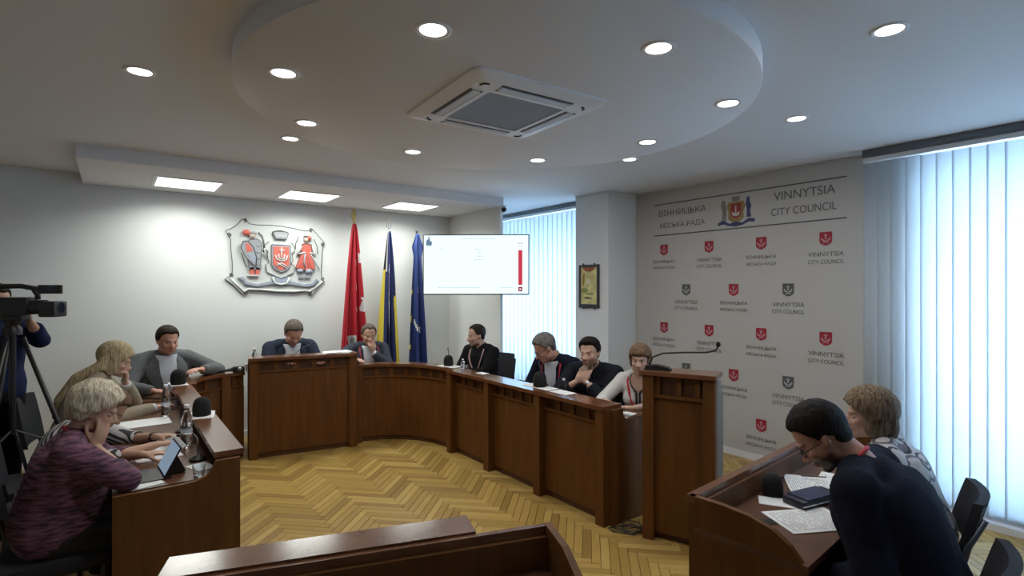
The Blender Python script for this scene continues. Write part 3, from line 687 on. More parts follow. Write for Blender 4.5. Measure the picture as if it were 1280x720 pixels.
# ================================================================== CHAIRS
def chair_parts(r, kind='office', H=.92):
    f = chairf_m
    MB().box((-.225, -.21, .40), (.225, .22, .465), bev=.02).obj('seat', f, r, smooth='auto')
    b = MB(); n = 8; vs = []; fs = []
    for j in range(n+1):
        z = .58+(H-.58)*j/n; hw = .215-.05*(abs(j/n-.45)*1.3)**2.5
        for i in range(n+1):
            u = i/n*2-1; vs.append((u*hw, -.235-.06*(j/n)+.035*u*u, z))
    m = len(vs); vs += [(x, y-.035, z) for x, y, z in vs]
    for j in range(n):
        for i in range(n): a = j*(n+1)+i; fs += [[a, a+1, a+n+2, a+n+1], [m+a, m+a+n+1, m+a+n+2, m+a+1]]
    for i in range(n):
        fs += [[i, m+i, m+i+1, i+1], [n*(n+1)+i, n*(n+1)+i+1, m+n*(n+1)+i+1, m+n*(n+1)+i]]
        a = i*(n+1); fs += [[a, a+n+1, m+a+n+1, m+a]]; a += n; fs += [[a, m+a, m+a+n+1, a+n+1]]
    b.add(vs, fs).obj('backrest', f, r, smooth='auto')
    g = black_m if kind != 'metal' else mat('grey_tube', (.10, .12, .16), .35, metal=.6)
    for s in (-1, 1):
        MB().tube([(s*.215, .20, .0), (s*.21, .19, .42)], .012, 8).obj('leg', g, r, smooth=True)
        MB().tube([(s*.225, -.25, .0), (s*.215, -.20, .42), (s*.212, -.245, .62), (s*.20, -.30, H-.06)], .012, 8).obj('leg', g, r, smooth=True)
    MB().tube([(-.21, .18, .40), (.21, .18, .40), (.21, -.19, .40), (-.21, -.19, .40), (-.21, .18, .40)], .010, 8).obj('seat_frame', g, r, smooth=True)
CH0 = {}
def chair(x, y, ang, label, kind='office', group=None, H=.92):
    """ang: direction the sitter faces (world, degrees)"""
    rz = math.radians(ang)-PI/2
    r = empty('office_chair', (x, y, 0), rz, label, 'chair', group)
    k = (kind, H)
    if k not in CH0: chair_parts(r, kind, H); CH0[k] = r
    else:
        for c in CH0[k].children:
            d = c.copy(); C.objects.link(d); d.parent = r
    return r
# ================================================================== PEOPLE
def skin_mat():
    m = bpy.data.materials.new('skin'); m.use_nodes = True; nt = m.node_tree; b = nt.nodes['Principled BSDF']
    a = nt.nodes.new('ShaderNodeAttribute'); a.attribute_name = 'tone'; nt.links.new(a.outputs['Color'], b.inputs['Base Color'])
    b.inputs['Roughness'].default_value = .55; b.inputs['Subsurface Weight'].default_value = .05; b.inputs['Subsurface Radius'].default_value = (.02, .008, .005)
    return m
skin_m = skin_mat()
def hair_mat(name, col, var=.45, sc=(60, 60, 6)):
    return mat(name, col, .65, var=var, vscale=1.6, stretch=sc, bump=.7, bscale=1.6, spec=.15)
def cloth(name, col, **k):
    return mat(name, col, k.pop('rough', .92), spec=k.pop('spec', .12), bump=k.pop('bump', .25), bscale=k.pop('bscale', 60), **k)
eye_w = mat('eye_white', (.30, .27, .25), .4); eye_i = mat('eye_iris', (.03, .02, .015), .2)
def V3(*a): return Vector(a)
def rotx(a): return Matrix.Rotation(a, 3, 'X')
def smooth01(x): return np.clip(x, 0, 1)**2*(3-2*np.clip(x, 0, 1))

HX = [0, .55, 1.0, 1.35, 1.7, 2.2, PI]
HAIRLINE = {'short': [.54, .58, .40, -.38, -.30, -.80, -.95], 'buzz': [.62, .74, .48, -.36, -.30, -.80, -.95], 'quiff': [.54, .56, .38, -.42, -.30, -.80, -.95],                   'bob': [.40, .25, -.2, -.6, -.8, -.9, -.95], 'long': [.34, .15, -.3, -.7, -.85, -.9, -.95], 'fringe': [.22, .20, .0, -.35, -.5, -.7, -.8], 'curly': [.46, .30, -.05, -.40, -.70, -.85, -.90]}
def person(label, head, face, lean, hr=(0, 0, 0), ztop=1.28, female=False, skin=(.42, .25, .18), hands=None, top=None, hair='short', hairm=None,
           beard=0, voxel=.0085, build=1.0, standing=False, legs=True, trousers=None, collar=None, extras=(), glasses=None, sleeve=1.0, belly=0, shirt=None, cuff=None, chest=0,
           shoulders=None, twist=0, topname='jacket', eyes=True, hpull=.0, hairlen=0, tuck=0):
    """head: (x, y) of the head centre. face: world direction (deg) the chest faces. hr: head pitch (down +), yaw (left +), roll, degrees"""
    rz = math.radians(face)-PI/2
    RW = Matrix.Rotation(rz, 3, 'Z')
    # spine
    hz = .95 if standing else .545
    l0, l1, l2 = [math.radians(a) for a in lean]
    N = 60; LT = .50; sp = [V3(0, 0, hz)]; ln = []
    for i in range(N):
        h = (i+.5)/N*LT; a = np.interp(h, [0, .22, .45], [l0, l1, l2]); ln.append(a)
        sp.append(sp[-1]+V3(0, math.sin(a), math.cos(a))*(LT/N))
    def S(h):
        if h <= 0: a = ln[0]; return sp[0]+V3(0, math.sin(a), math.cos(a))*h, a
        k = min(N-1, int(h/LT*N)); return sp[k].lerp(sp[k+1], min(1, h/LT*N-k)), ln[k]
    def fr(h):
        p, a = S(h); tw = twist*max(0, h)/LT
        f = V3(0, math.cos(a), -math.sin(a)); u = V3(0, math.sin(a), math.cos(a)); r = V3(1, 0, 0)
        q = Matrix.Rotation(math.radians(tw), 3, u); return p, q @ r, q @ f, u
    P4, R4, F4, U4 = fr(LT)
    Rh = Matrix.Rotation(math.radians(hr[1]), 3, 'Z') @ Matrix.Rotation(math.radians(-hr[0]), 3, 'X') @ Matrix.Rotation(math.radians(hr[2]), 3, 'Y')
    nd = (U4*.55+Rh @ V3(0, 0, 1)*.45).normalized()
    neck_top = P4+nd*.042+F4*.014
    HC = neck_top+Rh @ V3(0, .022, .062)
    ztl = max((HC+Rh @ V3(0, y, z))[2] for y, z in ((0, .125), (-.06, .105), (-.1, .05)))
    s = min(1.12, max(.86, ztop/ztl))
    root = V3(head[0], head[1], 0)-(RW @ HC)*s; root.z = 0
    print('PERSON %s scale %.2f (want %.2f) root %.2f %.2f' % (label[:30], s, ztop/ztl, root.x, root.y))
    E = empty('person', root, rz, label, 'person'); E.scale = (s, s, s)
    RI = RW.transposed()
    def loc(p): return RI @ (V3(*p)-root)/s
    def dirl(d): return (RI @ V3(*d)).normalized()
    sh_w = shoulders or (.160 if female else .185)
    b_ = build; bm_w = b_*(.93 if female else 1)
    SHP = fr(.425)
    sj = {1: SHP[0]+SHP[1]*sh_w*(.95+.05*b_)-SHP[3]*.01, -1: SHP[0]-SHP[1]*sh_w*(.95+.05*b_)-SHP[3]*.01}
    rings = [(-.10, .125, .105), (-.04, .172, .135), (.04, .178, .135), (.14, .158 if not female else .148, .122), (.24, .170 if not female else .158, .125), (.33, .180 if not female else .165, .122), (.39, .165 if not female else .15, .108), (.435, .130, .088), (.47, .085, .066), (.50, .062, .058)]
    def ringdim(h):
        hs = [r[0] for r in rings]; w = np.interp(h, hs, [r[1] for r in rings]); d = np.interp(h, hs, [r[2] for r in rings])
        if h < .40: w *= b_; d *= b_*(1+belly*math.exp(-((h-.10)/.12)**2))
        return w, d
    def torso(mb, g, h1=.50):
        vs = []; seg = 28; H = np.linspace(-.10, h1, 26)
        for h in H:
            p, r, f, u = fr(h); w, d = ringdim(h); w += g; d += g
            for k in range(seg):
                a = 2*PI*k/seg; ca_, sa = math.cos(a), math.sin(a)
                vs.append(p+r*w*math.copysign(abs(ca_)**.85, ca_)+f*(d*math.copysign(abs(sa)**.9, sa)+(belly*.05*math.exp(-((h-.08)/.12)**2) if sa > 0 else 0)))
        fs = [[i*seg+k, i*seg+(k+1) % seg, (i+1)*seg+(k+1) % seg, (i+1)*seg+k] for i in range(len(H)-1) for k in range(seg)]
        fs += [list(range(seg))[::-1], [(len(H)-1)*seg+k for k in range(seg)]]
        mb.add(vs, fs)
        if female or chest:
            p, r, f, u = fr(.29)
            for sx in (-1, 1): mb.ell(p+r*sx*.075*b_+f*(.085*b_), (.068*b_+g, .060*b_+g, .065*b_+g), n=2)
    def surf(h, phi, off):
        """point on the torso surface; phi from the front (0), + to the person's left"""
        p, r, f, u = fr(h); w, d = ringdim(h)
        a = PI/2+phi; ca_, sa = math.cos(a), math.sin(a)
        bust = 0
        x = p+r*(w+off)*math.copysign(abs(ca_)**.85, ca_)+f*((d+off)*math.copysign(abs(sa)**.9, sa)+(belly*.05*math.exp(-((h-.08)/.12)**2) if sa > 0 else 0))
        if female or chest:
            lat = abs((x-p).dot(r)); bust = max(0, 1-((lat-.075)/.09)**2-((h-.29)/.09)**2)*.022*b_
            x += f*bust
        return x
    def patch(name, rows, off, m, th=.004, nc=6):
        """rows: (h, phiL, phiR)"""
        vs = []; n = len(rows)
        for q in (off, off-th-.012):
            for h, a, c in rows:
                for k in range(nc+1): vs.append(surf(h, a+(c-a)*k/nc, q))
        w = nc+1; m0 = n*w; fs = []
        for j in range(n-1):
            for k in range(nc):
                i = j*w+k; fs += [[i, i+1, i+w+1, i+w], [m0+i, m0+i+w, m0+i+w+1, m0+i+1]]
            i = j*w; fs += [[i, i+w, m0+i+w, m0+i]]; i += nc; fs += [[i, m0+i, m0+i+w, i+w]]
        for k in range(nc): fs += [[k, m0+k, m0+k+1, k+1], [(n-1)*w+k, (n-1)*w+k+1, m0+(n-1)*w+k+1, m0+(n-1)*w+k]]
        return MB().add(vs, fs).obj(name, m, E, smooth='auto')
    # ---------------- arms
    hands = hands or {}
    arms = {}
    UA_, FA_ = .285, .255
    for side in (1, -1):
        hs = hands.get('R' if side == 1 else 'L', {})
        W = loc(hs['at']) if 'at' in hs else sj[side]+V3(side*.08, .25, -.33)
        if 'face' in hs: W = HC+Rh @ (V3(*hs['face']))
        A0 = sj[side]; dv = W-A0; D = min(dv.length, UA_+FA_-.01); 
        if dv.length > D: W = A0+dv.normalized()*D
        dn = dv.normalized(); hint = hs.get('elbow', (side*.5, -.3, -1)); hint = V3(*hint)
        if hs.get('elbow_at'): hint = loc(hs['elbow_at'])-A0
        x = (UA_**2-FA_**2+D*D)/(2*D); hgt = math.sqrt(max(0, UA_**2-x*x))
        pp = (hint-dn*hint.dot(dn)).normalized()
        EL = A0+dn*x+pp*hgt
        hd = (W-EL).normalized()
        if 'dir' in hs: hd = dirl(hs['dir'])
        if 'dirh' in hs: hd = (Rh @ V3(*hs['dirh'])).normalized()
        pn = dirl(hs['palm']) if 'palm' in hs else ((Rh @ V3(*hs['palmh'])) if 'palmh' in hs else V3(0, 0, -1))
        pn = (pn-hd*pn.dot(hd)).normalized()
        arms[side] = (A0, EL, W, hd, pn, hs)
    # ---------------- body
    body = MB()
    torso(body, -.018, .495)
    for side in (1, -1):
        A0, EL, W, hd, pn, hs = arms[side]
        body.tube([S(.44)[0], A0], [.05, .045], 12, ball=True)
        body.tube([A0, A0.lerp(EL, .5), EL], [.044*b_, .041*b_, .036], 12, ball=True)
        body.tube([EL, EL.lerp(W, .35), W], [.037, .036*min(1.1, b_), .024], 12, ball=True)
        # hand
        sd = hd.cross(pn).normalized()*side
        R3 = Matrix((hd, sd, pn)).transposed()
        k = .94 if female else 1.04
        body.ell(W+hd*.048*k, (.052*k, .040*k, .017*k), R3, 2)
        body.ell(W+hd*.03*k+sd*.022*k+pn*.006, (.032*k, .018*k, .016*k), R3, 2)
        curl = hs.get('curl', .35); spread = hs.get('spread', .08)
        for fi, (so_, L, r0) in enumerate(((.029, .074, .0088), (.0100, .083, .0092), (-.0100, .077, .0088), (-.0285, .060, .0078))):
            c0 = curl[fi] if hasattr(curl, '__len__') else curl
            p = W+hd*.086*k*(1-.04*abs(fi-1.2))+sd*so_*k
            pts = [p-hd*.02]; rad = [r0*k]
            ang = 0; d0 = (hd+sd*spread*(1.3-fi)).normalized()
            pts.append(p); rad.append(r0*k)
            for sg, fl in ((.44, .55), (.31, .9), (.25, .7)):
                ang += c0*fl*1.15; dd = (d0*math.cos(ang)+pn*math.sin(ang))
                p = p+dd*L*sg*k; pts.append(p); rad.append(rad[-1]*.93)
            body.tube(pts, rad, 8, ball=True)
        tc = hs.get('thumb', .5)
        p = W+hd*.028*k+sd*.028*k; td = (hd*.62+sd*(.8-tc*.5)+pn*(.15+tc*.6)).normalized()
        q1 = p+td*.036*k; td2 = (td+hd*.5+pn*.25*tc).normalized(); q2 = q1+td2*.028*k; q3 = q2+(td2+hd*.3).normalized()*.022*k
        body.tube([p-td*.012, p, q1, q2, q3], [.013*k, .013*k, .0115*k, .0105*k, .0088*k], 8, ball=True)
    # neck and head
    nb_ = P4-U4*.02
    body.tube([nb_-U4*.03, nb_, neck_top, HC+Rh @ V3(0, -.02, -.02)], [.068 if not female else .056, .058 if not female else .047, .054 if not female else .044, .055 if not female else .047], 16)
    def hp(x, y, z): return HC+Rh @ V3(x, y, z)
    fw_ = .94 if female else 1.0
    body.ell(hp(0, -.014, .036), (.077*fw_, .097, .086), Rh, 3)
    body.ell(hp(0, .022, -.022), (.0655*fw_, .070, .086), Rh, 3)
    body.ell(hp(0, .034, -.070), (.050*fw_, .048, .040), Rh, 3)
    body.ell(hp(0, .068, -.096), (.022*fw_, .022, .017), Rh, 2)
    body.ell(hp(0, .078, .021), (.046*fw_, .016, .010), Rh, 2)
    body.tube([hp(0, .086, .010), hp(0, .100, -.016), hp(0, .110, -.030)], [.0085, .0105, .0125*fw_], 10, ball=True)
    for sx in (-1, 1):
        body.ell(hp(sx*.012, .099, -.034), (.0085, .011, .008), Rh, 2)
        body.ell(hp(sx*.040*fw_, .060, -.024), (.022, .024, .022), Rh, 2)
        body.ell(hp(sx*.048*fw_, .018, -.068), (.018, .034, .026), Rh, 2)
        re = Rh @ Matrix.Rotation(sx*.35, 3, 'Z')
        body.ell(hp(sx*.078*fw_, -.008, .000), (.008, .020, .030), re, 2)
        body.ell(hp(sx*.074*fw_, .004, -.014), (.009, .010, .016), re, 2)
    body.ell(hp(0, .0925, -.0600), (.023, .009, .0050), Rh, 2)
    body.ell(hp(0, .0900, -.0690), (.020, .009, .0058), Rh, 2)
    # legs
    if legs:
        for sx in (1, -1):
            if standing: J = [V3(sx*.09, 0, .90), V3(sx*.11, .02, .50), V3(sx*.12, -.01, .08)]
            else: J = [V3(sx*.09, .0, .53), V3(sx*(.13+tuck), .37-tuck*2, .50), V3(sx*(.14+tuck), .26-tuck*2, .09)]
            body.tube([J[0], J[0].lerp(J[1], .5), J[1]], [.078, .068, .052], 12, ball=True)
            body.tube([J[1], J[1].lerp(J[2], .35), J[2]], [.052, .050, .035], 12, ball=True)
            body.tube([J[2]-V3(0, .03, .03), J[2]+V3(0, .10, -.045)], [.035, .028], 10, ball=True)
    iR = Rh.transposed(); sk = np.array(skin)
    iRn = np.array([list(r) for r in iR]); hcn = np.array(HC)
    def post(me, co):
        q = (co-hcn) @ iRn.T
        X, Y_, Z = q[:, 0], q[:, 1], q[:, 2]
        # eye sockets
        for sx in (-1, 1):
            d2 = ((X-sx*.031*fw_)/.017)**2+((Z-.000)/.012)**2
            w = np.exp(-d2)*(Y_ > .045)*(np.abs(Z) < .05)
            co = co-np.outer(w*.0085, np.array(Rh @ V3(0, 1, 0)))
        n = len(co); colr = np.tile(sk, (n, 1)); inh = (np.abs(Z) < .14) & (np.abs(X) < .1) & (np.abs(Y_) < .14)
        fr_ = inh & (Y_ > .03)
        lip = np.exp(-((X/.024)**2)**2-((Z+.0645)/.0075)**2)*fr_*(Y_ > .07)
        lipc = np.array([sk[0]*.80, sk[1]*.48, sk[2]*.50])
        colr = colr*(1-lip[:, None]*.8)+lipc*lip[:, None]*.8
        ck = (np.exp(-((np.abs(X)-.04)/.02)**2-((Z+.03)/.02)**2)+.8*np.exp(-(X/.014)**2-((Z+.03)/.014)**2))*fr_*.35
        colr *= 1-np.outer(ck, np.array([0, .3, .28]))
        line = np.exp(-((X/.022)**2)**2-((Z+.0645)/.0022)**2)*fr_*(Y_ > .07)
        colr *= (1-.55*line)[:, None]
        if hairm is not None:
            hc_ = np.array(HC_COL.get(hairm.name, (.03, .02, .015)))
            br = np.exp(-((np.abs(X)-.032*fw_)/.017)**4-((Z-.0185-.10*(.03-np.abs(np.abs(X)-.03)))/.0042)**2)*fr_*.8
            colr = colr*(1-br[:, None])+hc_*br[:, None]
            if hair != 'none':
                az = np.arctan2(np.abs(X)/.078, (Y_+.013)/.098); hlz = np.interp(az, HX, HAIRLINE[hair])+hpull; sc = smooth01(((Z-.036)/.087-hlz)/.22+.3)*inh*.85*(1-smooth01((np.abs(X)-.0765*fw_)/.004)*(Z < .035)*(np.abs(Y_) < .03))
                colr = colr*(1-sc[:, None])+hc_*sc[:, None]
            if beard:
                bd = smooth01((-.035-Z)/.02)*inh*(Y_ > -.01)*(Z > -.125)*smooth01((Y_+.01)/.03)
                bd = np.maximum(bd, np.exp(-((Z+.050)/.006)**2-(X/.03)**4)*fr_)*(1-np.minimum(1, lip*1.3))*beard
                colr = colr*(1-bd[:, None])+hc_*bd[:, None]
        a = me.color_attributes.new('tone', 'FLOAT_COLOR', 'POINT'); a.data.foreach_set('color', np.c_[colr, np.ones(n)].astype(np.float32).ravel())
        return co
    body.remesh('body', skin_m, E, voxel=voxel, smooth=2, post=post)
    # eyes
    for sx in (-1, 1):
        if not eyes: break
        c0 = hp(sx*.031*fw_, .0685, -.001)
        V, F = ico(3); vs = []; mt = []
        me = MB()
        for v in V: vs.append(c0+Rh @ (v*.0125))
        me.add(vs, F, eye_w); me.mi(eye_i); me.mi(skin_l(skin))
        for i, f in enumerate(F):
            c = sum((V[k] for k in f), Vector())/3
            if c.z > .10 or c.z < -.36 or c.y < 0: me.m[i] = 2
            elif (c.x**2+(c.z+.1)**2) < .22: me.m[i] = 1
        me.obj('eye', None, E, smooth=True)
    # hair
    if hairm is not None and hair != 'none':
        hb = MB()
        V, F = ico(4); vs = []
        long_ = hair in ('bob', 'long', 'fringe', 'curly')
        for v in V:
            a = math.atan2(abs(v.x), v.y)          # 0 front .. pi back
            th = {'short': .009, 'buzz': .005, 'quiff': .013, 'bob': .026, 'long': .020, 'fringe': .018, 'curly': .024}[hair]
            # hairline elevation (unit sphere z) by azimuth
            xs = HX
            hl = HAIRLINE[hair]
            z0 = np.interp(a, xs, hl)+hpull
            k = float(smooth01((v.z-z0)/.12+.85))
            nz = noise.noise(Vector((v.x*9, v.y*9, v.z*3))*1.3)
            if hair == 'curly': nz = noise.noise(Vector((v.x*7+v.z*3, v.y*5, v.z*2.2)))*1.5
            if hair in ('short', 'buzz', 'quiff'):
                th = max(.0075, th*(.55+.45*float(smooth01((v.z-.05)/.65))))
                z0 += .05*nz
            t = -.012+(th+.014+nz*th*(.15 if hair in ('bob', 'fringe', 'long') else .3))*k
            if hair == 'quiff': t += .016*k*max(0, v.y)*max(0, v.z)*1.6
            if hair == 'short': t += .006*k*max(0, v.z)
            if hair in ('bob', 'curly'): t += .008*k*max(0, v.z)
            vs.append(hp(v.x*(.078*fw_+t), -.013+v.y*(.098+t), .036+v.z*(.087+t)))
        hb.add(vs, F)
        if hair in ('short', 'buzz', 'quiff'): hb.ell(hp(0, -.052, -.022), (.060*fw_, .044, .050), Rh, 3)
        if hair == 'bob':
            for sx in (-1, 1): hb.ell(hp(sx*.074, -.012, -.040), (.017, .062, .070), Rh, 2)
            hb.ell(hp(0, -.078, -.045), (.072, .045, .085), Rh, 3)
            hb.ell(hp(0, -.05, -.06), (.07, .05, .06), Rh, 2)
            if hairlen: hb.ell(hp(0, .075, .085), (.055, .02, .02), Rh, 2)
        if hair == 'fringe':
            for sx in (-1, 1): hb.ell(hp(sx*.070, -.01, -.01), (.016, .045, .055), Rh, 2)
            hb.ell(hp(0, .068, .064), (.058, .026, .030), Rh, 2)
            hb.ell(hp(0, -.08, -.02), (.06, .035, .06), Rh, 2)
        if hair == 'long':
            b0 = fr(.42)[0]; w_ = fr(.42)
            for sx in (-1, 0, 1):
                hb.tube([hp(sx*.055, -.05, .03), hp(sx*.068, -.055, -.06), w_[0]+w_[1]*sx*.07-w_[2]*.115, fr(.25)[0]+w_[1]*sx*.065-w_[2]*.155, fr(.12)[0]+w_[1]*sx*.03-w_[2]*.155], [.04, .042, .040, .032, .012], 12, ball=True)
            for sx in (-1, 1): hb.ell(hp(sx*.076, .012, -.03), (.014, .042, .075), Rh, 2)
            hb.ell(hp(0, .066, .075), (.055, .026, .022), Rh, 2)
        if hair == 'curly':
            hb.ell(hp(0, -.078, -.015), (.064, .040, .066), Rh, 3)
            hb.ell(hp(0, .058, .085), (.058, .030, .024), Rh, 2)
            for sx in (-1, 1): hb.ell(hp(sx*.072, -.035, -.005), (.018, .040, .050), Rh, 2)
        hb.remesh('hair', hairm, E, voxel=.006 if long_ else .005, smooth=2)
    # ---------------- clothes
    if top is not None:
        c = MB(); torso(c, .010, .455)
        p, r, f, u = fr(.44)
        for side in (1, -1):
            A0, EL, W, hd, pn, hs = arms[side]
            c.tube([S(.455)[0], A0.lerp(S(.455)[0], .45)+u*.012, A0], [.062, .064, .060*b_], 14, ball=True)
            c.tube([A0, A0.lerp(EL, .5), EL], [.066*b_, .058*b_, .053*b_], 14, ball=True)
            sl = hs.get('sleeve', sleeve)
            if sl > 0: c.tube([EL, EL.lerp(W, .5*sl), EL.lerp(W, .93*sl)], [.053*b_, .050*b_, .042 if sl > .8 else .047*b_], 14, ball=False)
            # drape towards the chest so that the armpit is filled
            c.tube([A0-u*.03, fr(.33)[0]+r*side*.14*b_], [.06*b_, .055*b_], 12, ball=True)
        rr = random.Random(sum(map(ord, label)) % 1000)
        off0 = V3(rr.uniform(0, 9), rr.uniform(0, 9), 0)
        def wr(me, co):
            out = co.copy(); no = np.empty(len(co)*3, dtype=np.float32); me.vertices.foreach_get('normal', no); no = no.reshape(-1, 3)
            for i in range(len(co)):
                p_ = Vector(co[i]); v = noise.noise((p_+off0)*11)*.5+noise.noise((p_*1.0+off0)*26)*.25
                out[i] = co[i]+no[i]*float(.007*v)
            return out
        ob = c.remesh(topname, top, E, voxel=.0105, smooth=4, post=wr)
        if cuff:
            for side in (1, -1):
                A0, EL, W, hd, pn, hs = arms[side]
                if hs.get('sleeve', sleeve) < .8: continue
                MB().tube([EL.lerp(W, .84), EL.lerp(W, .99)], [.036, .033], 14).obj('shirt_cuff', cuff, E, smooth='auto')
    if shirt is not None:      # suit: shirt front, lapels
        patch('shirt_front', [(.485, 1.1, -1.1), (.45, .46, -.46), (.40, .32, -.32), (.34, .23, -.23), (.26, .14, -.14), (.15, .05, -.05), (.10, .02, -.02)], .0245, shirt)
        for sg in (1, -1):
            patch('lapel', [(.480, sg*1.1, sg*1.4), (.45, sg*.46, sg*1.0), (.40, sg*.32, sg*.92), (.34, sg*.23, sg*.72), (.26, sg*.14, sg*.50), (.17, sg*.06, sg*.28), (.09, sg*.0, sg*.08)], .0295, top if not isinstance(top, list) else top[0])
            p0 = P4-U4*.03
            A_ = [p0-F4*.055+U4*.03, p0+R4*(-sg)*.062+U4*.018, p0+R4*(-sg)*.045+F4*.050-U4*.005, p0+R4*(-sg)*.012+F4*.088-U4*.030]
            MB().tube(A_, [.014, .017, .016, .008], 8, ball=True).obj('shirt_collar', shirt, E, smooth=True)
    if collar is not None:
        p0 = P4-U4*.03; pts = [p0+R4*.068*math.cos(t)*1.0+F4*(.062*math.sin(t)+.008)-U4*(.022*math.sin(t)-.012) for t in np.linspace(0, 2*PI, 17)]
        MB().tube(pts, .008, 8).obj('neckband', collar, E, smooth=True)
    if legs or trousers is not None:
        t = MB()
        q = fr(-.0)
        t.ell(fr(-.03)[0], (.178*b_, .150*b_, .115), n=3)
        for sx in (1, -1):
            if standing: J = [V3(sx*.09, 0, .92), V3(sx*.11, .02, .50), V3(sx*.12, -.01, .06)]
            else: J = [V3(sx*.095, -.01, .545), V3(sx*(.13+tuck), .37-tuck*2, .505), V3(sx*(.14+tuck), .26-tuck*2, .10)]
            t.tube([J[0], J[0].lerp(J[1], .5), J[1]], [.105*b_, .088*b_, .070], 14, ball=True)
            t.tube([J[1], J[1].lerp(J[2], .5), J[2]], [.070, .062, .055], 14)
        t.remesh('trousers', trousers or mat('dark_trousers', (.012, .012, .015), .9), E, voxel=.014, smooth=3)
        for sx in (1, -1):
            a = V3(sx*.12, -.01, .05) if standing else V3(sx*(.14+tuck), .26-tuck*2, .05)
            MB().ell(a+V3(0, .06, -.005), (.048, .135, .042), n=3).obj('shoe', mat('black_leather', (.01, .01, .01), .35), E, smooth=True)
    if glasses is not None:
        g = MB()
        for sx in (-1, 1):
            pts = [hp(sx*.032+.022*math.copysign(abs(math.cos(t))**.7, math.cos(t)), .096-.004*abs(math.cos(t)), -.003+.016*math.copysign(abs(math.sin(t))**.7, math.sin(t))) for t in np.linspace(0, 2*PI, 17)]
            g.tube(pts, .0021, 6)
            g.tube([hp(sx*.054, .090, .004), hp(sx*.076, .05, .004), hp(sx*.082, -.01, .0)], .0022, 6)
        g.tube([hp(-.010, .097, .002), hp(.010, .097, .002)], .002, 6)
        g.obj('glasses', glasses, E, smooth=True)
    ctx = dict(E=E, patch=patch, fr=fr, surf=surf, hp=hp, arms=arms, P4=P4, U4=U4, F4=F4, R4=R4)
    for fn in extras: fn(ctx)
    ctx['ang'] = face; ctx['root'] = root
    return ctx
HC_COL = {}
SKL = {}
def skin_l(c):
    k = tuple(c)
    if k not in SKL: SKL[k] = mat('eyelid_%d' % len(SKL), tuple(a*.82 for a in c), .6)
    return SKL[k]
def hm(name, col, **k):
    m = hair_mat(name, col, **k); HC_COL[name] = tuple(c*.8 for c in col); return m
ribbon_r = mat('lanyard_red', (.42, .02, .035), .6); ribbon_w = mat('lanyard_pale', (.5, .30, .30), .6)
def lanyard(m=ribbon_r, h0=.14, badge=True, off=.023):
    def fn(c):
        for sg in (1, -1):
            c['patch']('lanyard', [(.475, sg*1.0, sg*1.18), (.44, sg*.66, sg*.74), (.36, sg*.36, sg*.41), (.26, sg*.17, sg*.215), (h0, 0, sg*.07)], off, m, nc=2)
        if badge: c['patch']('name_badge', [(h0+.01, .18, -.18), (h0-.07, .18, -.18)], off+.003, paper_m, nc=3)
    return fn
def watch(side, m):
    def fn(c):
        A0, EL, W, hd, pn, hs = c['arms'][side]; d = (W-EL).normalized()
        MB().tube([W-d*.045, W-d*.022], .030, 14).obj('wrist_watch', m, c['E'], smooth='auto')
    return fn
# hair and cloth kinds
h_dark = hm('dark_brown_hair', (.022, .015, .011)); h_black = hm('black_hair', (.010, .008, .008)); h_grey = hm('grey_hair', (.13, .12, .11)); h_gb = hm('grey_brown_hair', (.10, .08, .065))
h_blond = hm('blonde_hair', (.36, .29, .17)); h_white = hm('white_blonde_hair', (.50, .44, .33), var=.45, sc=(55, 55, 9)); h_lb = hm('light_brown_hair', (.14, .085, .05)); h_streak = hm('streaked_brown_hair', (.16, .115, .075), var=.7)
navy = cloth('navy_suit_cloth', (.022, .028, .045)); grey_s = cloth('grey_suit_cloth', (.10, .105, .11), bump=.35, var=.12, vscale=60); blk = cloth('black_knit', (.010, .010, .012)); blk2 = cloth('black_jacket_cloth', (.012, .014, .02)); wsh = cloth('white_shirt_cloth', (.60, .62, .66), bump=.1); lsh = cloth('light_shirt_cloth', (.45, .47, .52), bump=.1)
nvs = cloth('dark_blue_sweater_cloth', (.012, .018, .055)); slate = cloth('slate_suit_cloth', (.040, .046, .062)); tan = cloth('taupe_knit', (.30, .26, .20)); whb = cloth('white_blouse_cloth', (.55, .54, .52)); blkt = cloth('very_dark_navy_cloth', (.008, .010, .020))
def nodecloth(name, build, rough=.8):
    m = bpy.data.materials.new(name); m.use_nodes = True; nt = m.node_tree; b = nt.nodes['Principled BSDF']; b.inputs['Roughness'].default_value = rough
    tc = nt.nodes.new('ShaderNodeTexCoord'); build(nt, b, tc); return m
def purple_b(nt, b, tc):
    mp = nt.nodes.new('ShaderNodeMapping'); mp.inputs['Scale'].default_value = (10, 10, 55); nt.links.new(tc.outputs['Object'], mp.inputs[0])
    n = nt.nodes.new('ShaderNodeTexNoise'); n.inputs['Scale'].default_value = 1.5; n.inputs['Detail'].default_value = 6; nt.links.new(mp.outputs[0], n.inputs[0])
    r = nt.nodes.new('ShaderNodeValToRGB'); r.color_ramp.elements[0].position = .38; r.color_ramp.elements[0].color = (.035, .018, .035, 1); r.color_ramp.elements[1].position = .66; r.color_ramp.elements[1].color = (.20, .085, .13, 1)
    nt.links.new(n.outputs[0], r.inputs[0]); nt.links.new(r.outputs[0], b.inputs['Base Color'])
    bp = nt.nodes.new('ShaderNodeBump'); bp.inputs['Strength'].default_value = .6; bp.inputs['Distance'].default_value = .01; nt.links.new(n.outputs[0], bp.inputs['Height']); nt.links.new(bp.outputs[0], b.inputs['Normal'])
purple_k = nodecloth('purple_marled_knit', purple_b, .9)
